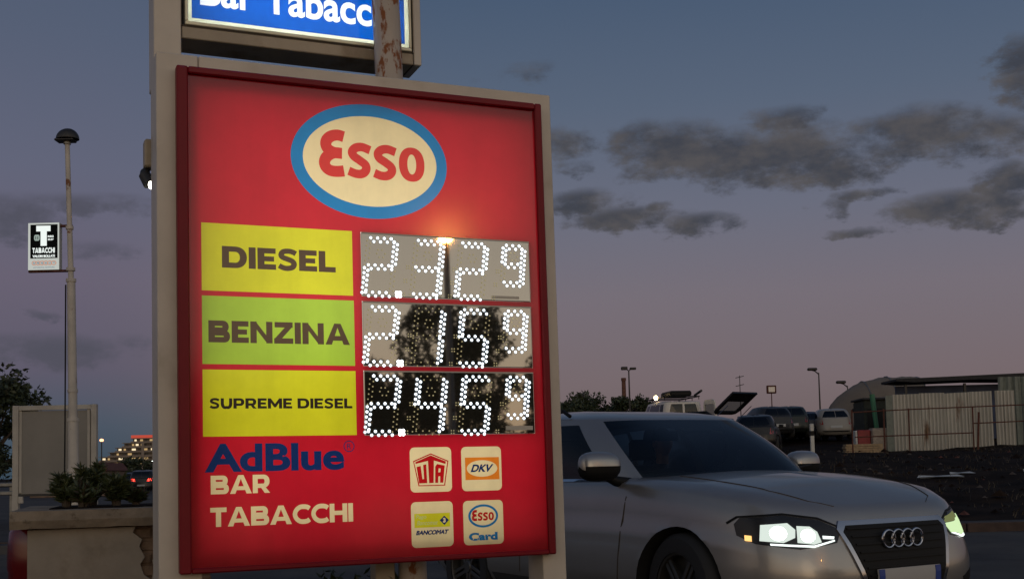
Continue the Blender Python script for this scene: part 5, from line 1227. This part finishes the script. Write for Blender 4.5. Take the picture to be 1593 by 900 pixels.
w0, w1, z0, z1 = -.63, -.155, .34, 1.065
mb = MB(); mb.box(w0, .005, z0, w1, .12, z1); mb.build('box', 'sign_body', ts)
emis('t_black', (.02, .02, .02), .15); emis('t_white', (.93, 1, .96), .95); emis('t_pale', (.80, .84, .78), .62); emis('t_orange', (.9, .35, .2), .6); emis('t_bluegrey', (.25, .38, .5), .5); emis('t_grey', (.5, .62, .55), .6)
X = lambda u: w0+u*(w1-w0); Zz = lambda v: z1-v*(z1-z0)
tr = lambda k_, a, b_, c, d: rect(k_, a, b_, c, d)
sh2 = [rect('black', .07, .035, .95, .755), Shape('white', [[(.26, .06), (.72, .06), (.72, .18), (.60, .18), (.60, .49), (.40, .49), (.40, .18), (.26, .18)]]),
       rrect('grey', .19, .25, .37, .38, .05), rect('black', .235, .285, .255, .35), rect('black', .30, .285, .32, .35), text('white', 'REG', .63, .27, .82, .31, .06), text('white', '20.57', .63, .335, .82, .375, .05)]
sh2 += bold_text('white', 'TABACCHI', .14, .53, .86, .64, .30, .24, .08)+[text('white', 'VALORI BOLLATI', .14, .68, .86, .735, .05, space=.95)]
for i in range(6): sh2 += [ell('or', .20+.125*i, .855, .085, .048, 18), ell('pale', .20+.125*i, .855, .062, .034, 18)]
sh2 += [text('bg', 'SUPERENALOTTO'[i*2:i*2+2], .165+.125*i, .835, .235+.125*i, .875, .04) for i in range(6)]+[text('dk', 'LOTTOMATICA  RICEVITORIA', .17, .935, .86, .962, .02)]
sheet(sh2, rect('frame', 0, 0, 1, 1), lambda u, v: Vector((X(u), .0, Zz(v))), {'frame': ('sign_face', 't_pale', None), 'black': ('black_field', 't_black', None), 'white': ('lettering', 't_white', None), 'grey': ('crest', 't_grey', None), 'or': ('ring_row', 't_orange', None), 'pale': ('ring_fields', 't_pale', None), 'bg': ('small_lettering', 't_bluegrey', None), 'dk': ('small_print', 't_bluegrey', None)}, ts)
for z in (.325, 1.02): mb = MB(); mb.bbox(-.64 if z < .5 else -.153, .03, z-.018, .03, .075, z+.018, .004); mb.build('bracket', 'rust', ts)
# guard rail and small distant lights
gr = thing('guard_rail', 'weathered metal guard rail at the left edge of the road', 'guard rail', (-12.9, 28, 0), R(4))
for z in (.80, 1.00): mb = MB(); mb.bbox(-4, 0, z, 1.3, .05, z+.10, .02); mb.build('rail', 'grey_metal', gr)
for x in (-2.2, -.6, 1.0): mb = MB(); mb.bbox(x, .055, 0, x+.08, .13, 1.05, .005); mb.build('post', 'grey_metal', gr)
emis('far_orange', (1, .42, .20), 3.5); emis('far_white', (.9, 1, .9), 5)
for (px, py, z, r_, m_, lb) in ((-51.9, 150, 5.9, .26, 'far_orange', 'distant street lamp glowing orange beside the blank board'), (-47.5, 150, 2.8, .12, 'far_white', 'distant white lamp above the roof of the black car, left one'), (-45.5, 150, 3.1, .10, 'far_white', 'distant white lamp nearest the price board, above the black car')):
    t = thing('street_lamp', lb, 'street lamp', (px, py, 0)); mb = MB(); mb.tube([(0, 0, 0), (0, 0, z)], .07, 8); mb.build('pole', 'dark_metal', t); mb = MB(); mb.lathe([(0, r_*.8), (r_*.8, r_*.5), (r_, 0), (r_*.7, -r_*.5), (0, -r_*.6)], 12, Matrix.Translation((0, 0, z)), ax='z'); mb.build('lamp_head', m_, t, smooth=True)
# low house and trees at the end of the road
mat('house_wall', (.16, .11, .08), .9, var=.2, vscale=1); mat('tile_red', (.10, .035, .025), .9, var=.3)
lh = thing('low_house', 'low brown house with a dark red roof behind the planter', 'house', (-27.6, 76, 0), R(4)); mb = MB(); mb.bbox(-3.2, 0, 0, 1.55, 5, 1.62, .03); mb.build('wall', 'house_wall', lh); mb = MB(); mb.prism([(-3.4, 1.63), (1.7, 1.63), (1.3, 2.15), (-3.0, 2.3)], -.2, 5.2); mb.build('roof', 'tile_red', lh)
mb = MB(); mb.box(-1.0, -.02, .0, -.35, -.001, 1.35); mb.build('door', 'trim_black', lh); mb = MB(); mb.box(.2, -.02, .7, .8, -.001, 1.3); mb.build('window', 'dark_glass', lh)
RG = 'trees at the end of the left road'
tree(-37.5, 118, 3.0, 1.8, 'dark roadside tree below the apartment block, left of the black car', 41, 2600, .3, RG, trunkh=.2); tree(-35, 121, 3.4, 2.0, 'dark roadside tree just above the roof of the black car', 42, 2600, .3, RG, trunkh=.2); tree(-40.5, 125, 2.6, 1.8, 'dark roadside tree above the low house', 43, 2200, .3, RG, trunkh=.2); tree(-32.5, 119, 3.3, 2.2, 'dark roadside tree touching the price board frame', 44, 2600, .3, RG, trunkh=.2)
# stepped apartment block far away
mat('block_wall', (.14, .115, .095), .9, var=.15, vscale=.05); mat('block_slab', (.22, .18, .15), .9); mat('block_dark', (.015, .016, .02), .4); emis('win_warm', (1, .66, .30), .5); emis('win_bright', (1, .80, .5), 1.1); emis('roof_sign', (.9, .13, .08), .55)
ab = thing('apartment_block', 'distant stepped apartment block with lit windows and a red band on its roof', 'building', (-240, 690, 0), R(6))
floors = [(0, 60, 0), (0, 60, 1), (1.5, 60, 2), (0, 60, 3), (0, 60, 4), (5, 60, 5), (9, 60, 6), (13, 56, 7), (18, 53, 8)]
rg = random.Random(3); fh = 2.65
for i, (x0, x1, k) in enumerate(floors):
    mb = MB(); mb.box(x0+1, 0, k*fh, x1, 18, k*fh+fh-.35); fl_ = mb.build('storey', 'block_wall', ab)
    mb = MB(); mb.box(x0, -1.6, k*fh+fh-.345, x1+.6, 18.5, k*fh+fh-.005); mb.box(x0, -1.6, k*fh, x1+.6, -1.45, k*fh+.75); mb.build('balcony', 'block_slab', fl_, kind='stuff')
    x = x0+1.8
    while x < x1-2.5:
        w = rg.choice((1.2, 1.6, 2.2)); m_ = rg.choice(('block_dark', 'block_dark', 'win_warm', 'win_warm', 'win_bright')) if k > 2 else 'block_dark'
        mb = MB(); mb.box(x, -.06, k*fh+.85, x+w, -.005, k*fh+1.95); mb.build('window', m_, fl_); x += w+rg.choice((.9, 1.3, 2.0))
for x in (24, 30): mb = MB(); mb.box(x, -1.9, 0, x+1.6, -1.61, 8*fh); mb.build('stair_tower', 'block_slab', ab)
mb = MB(); mb.box(18, -.8, 9*fh, 42, 10, 9*fh+1.7); mb.build('roof_band', 'roof_sign', ab)
# rubble on the bank
rg = random.Random(9); mb = MB(); mat('dark_stone', (.06, .045, .035), .9); mats_ = ['soil', 'dark_stone', 'rust']
for i in range(900):
    y = rg.uniform(19.6, 42); x = rg.uniform(max(2, .12*y), 26); z = G(x, y); r_ = rg.uniform(.02, .09)*(1+(rg.random() < .06)*1.2); k = len(mb.v); n = 6
    P = [Vector((rg.gauss(0, 1), rg.gauss(0, 1), rg.gauss(0, .5))).normalized()*r_*rg.uniform(.7, 1.2) for q in range(6)]
    mb.v += [tuple(Vector((x, y, z+r_*.2))+v) for v in (Vector((r_, 0, 0)), Vector((0, r_*.8, .01)), Vector((-r_, .01, 0)), Vector((0, -r_, 0)), Vector((P[0].x*.3, P[0].y*.3, r_*.7)))]
    mb.f += [(k, k+1, k+4), (k+1, k+2, k+4), (k+2, k+3, k+4), (k+3, k, k+4)]; mb.mi += [0 if rg.random() < .82 else rg.choice((1, 2))]*4
rub = mb.build('rubble', mats_); tag(rub, 'stones and broken rubble strewn over the dark bank beyond the road', kind='stuff')
vs = []; fs = []
for i in range(3200):
    y = rg.uniform(19.4, 44); x = rg.uniform(max(2, .12*y), .46*y+2)
    if noise.noise(Vector((x*.45, y*.4, 5))) < -.02: continue
    z = G(x, y); h = rg.uniform(.03, .13); a = rg.uniform(0, 6.28); k = len(vs); dx_, dy_ = math.cos(a)*.012, math.sin(a)*.012; lx, ly = rg.gauss(0, .05), rg.gauss(0, .05)
    vs += [(x-dx_, y-dy_, z-.01), (x+dx_, y+dy_, z-.01), (x+lx, y+ly, z+h)]; fs.append((k, k+1, k+2))
mb = MB(); mb.v = vs; mb.f = fs; gr_ = mb.build('dry_grass', 'leaf_dry'); tag(gr_, 'thin dry grass and weeds on the dark bank', kind='stuff')
for i, (x, y, w, lb) in enumerate(((10.0, 28.0, .55, 'pale torn sheet lying flat on the bank, the longer one'), (10.75, 28.6, .30, 'small pale scrap on the bank beside the torn sheet'), (12.4, 28.2, .35, 'pale scrap of board lying at the right edge of the bank'))):
    z = G(x, y)+.03; mb = MB(); mb.add([(x-w, y, z), (x-w*.3, y-.12, z+.02), (x+w, y-.05, z+.01), (x+w*.9, y+.25, z+.05), (x, y+.3, z+.03), (x-w*.8, y+.2, z+.05)], [(0, 1, 4, 5), (1, 2, 3, 4)]); mb.add([(v[0], v[1], v[2]-.02) for v in mb.v[:6]], [(5, 4, 1, 0), (4, 3, 2, 1)]); o = mb.build('scrap_sheet', 'board_white'); tag(o, lb, 'litter')
wd = thing('weed_clump', 'leafy weeds growing under the left corner of the price board', 'weeds', (-1.15, 5.75, .03)); cl_ = [(Vector((rg.uniform(-.3, .55), rg.uniform(-.1, .2), rg.uniform(.3, .60))), .07) for i in range(26)]
leafmesh('foliage', 1100, .1, .05, 'leaf', wd, cl_, 77)
mb = MB()
for c, r_ in cl_: mb.tube([(c.x*.8, c.y, 0), c], [.005, .003], 4)
mb.build('stems', 'bark', wd)
mb = MB()
for i in range(9): mb.bbox(-30+i*2.4, 20.0, 0, -30+i*2.4+2.38, 20.14, .12, .01)
tag(mb.build('left_kerb', 'kerb_stone'), kind='structure')
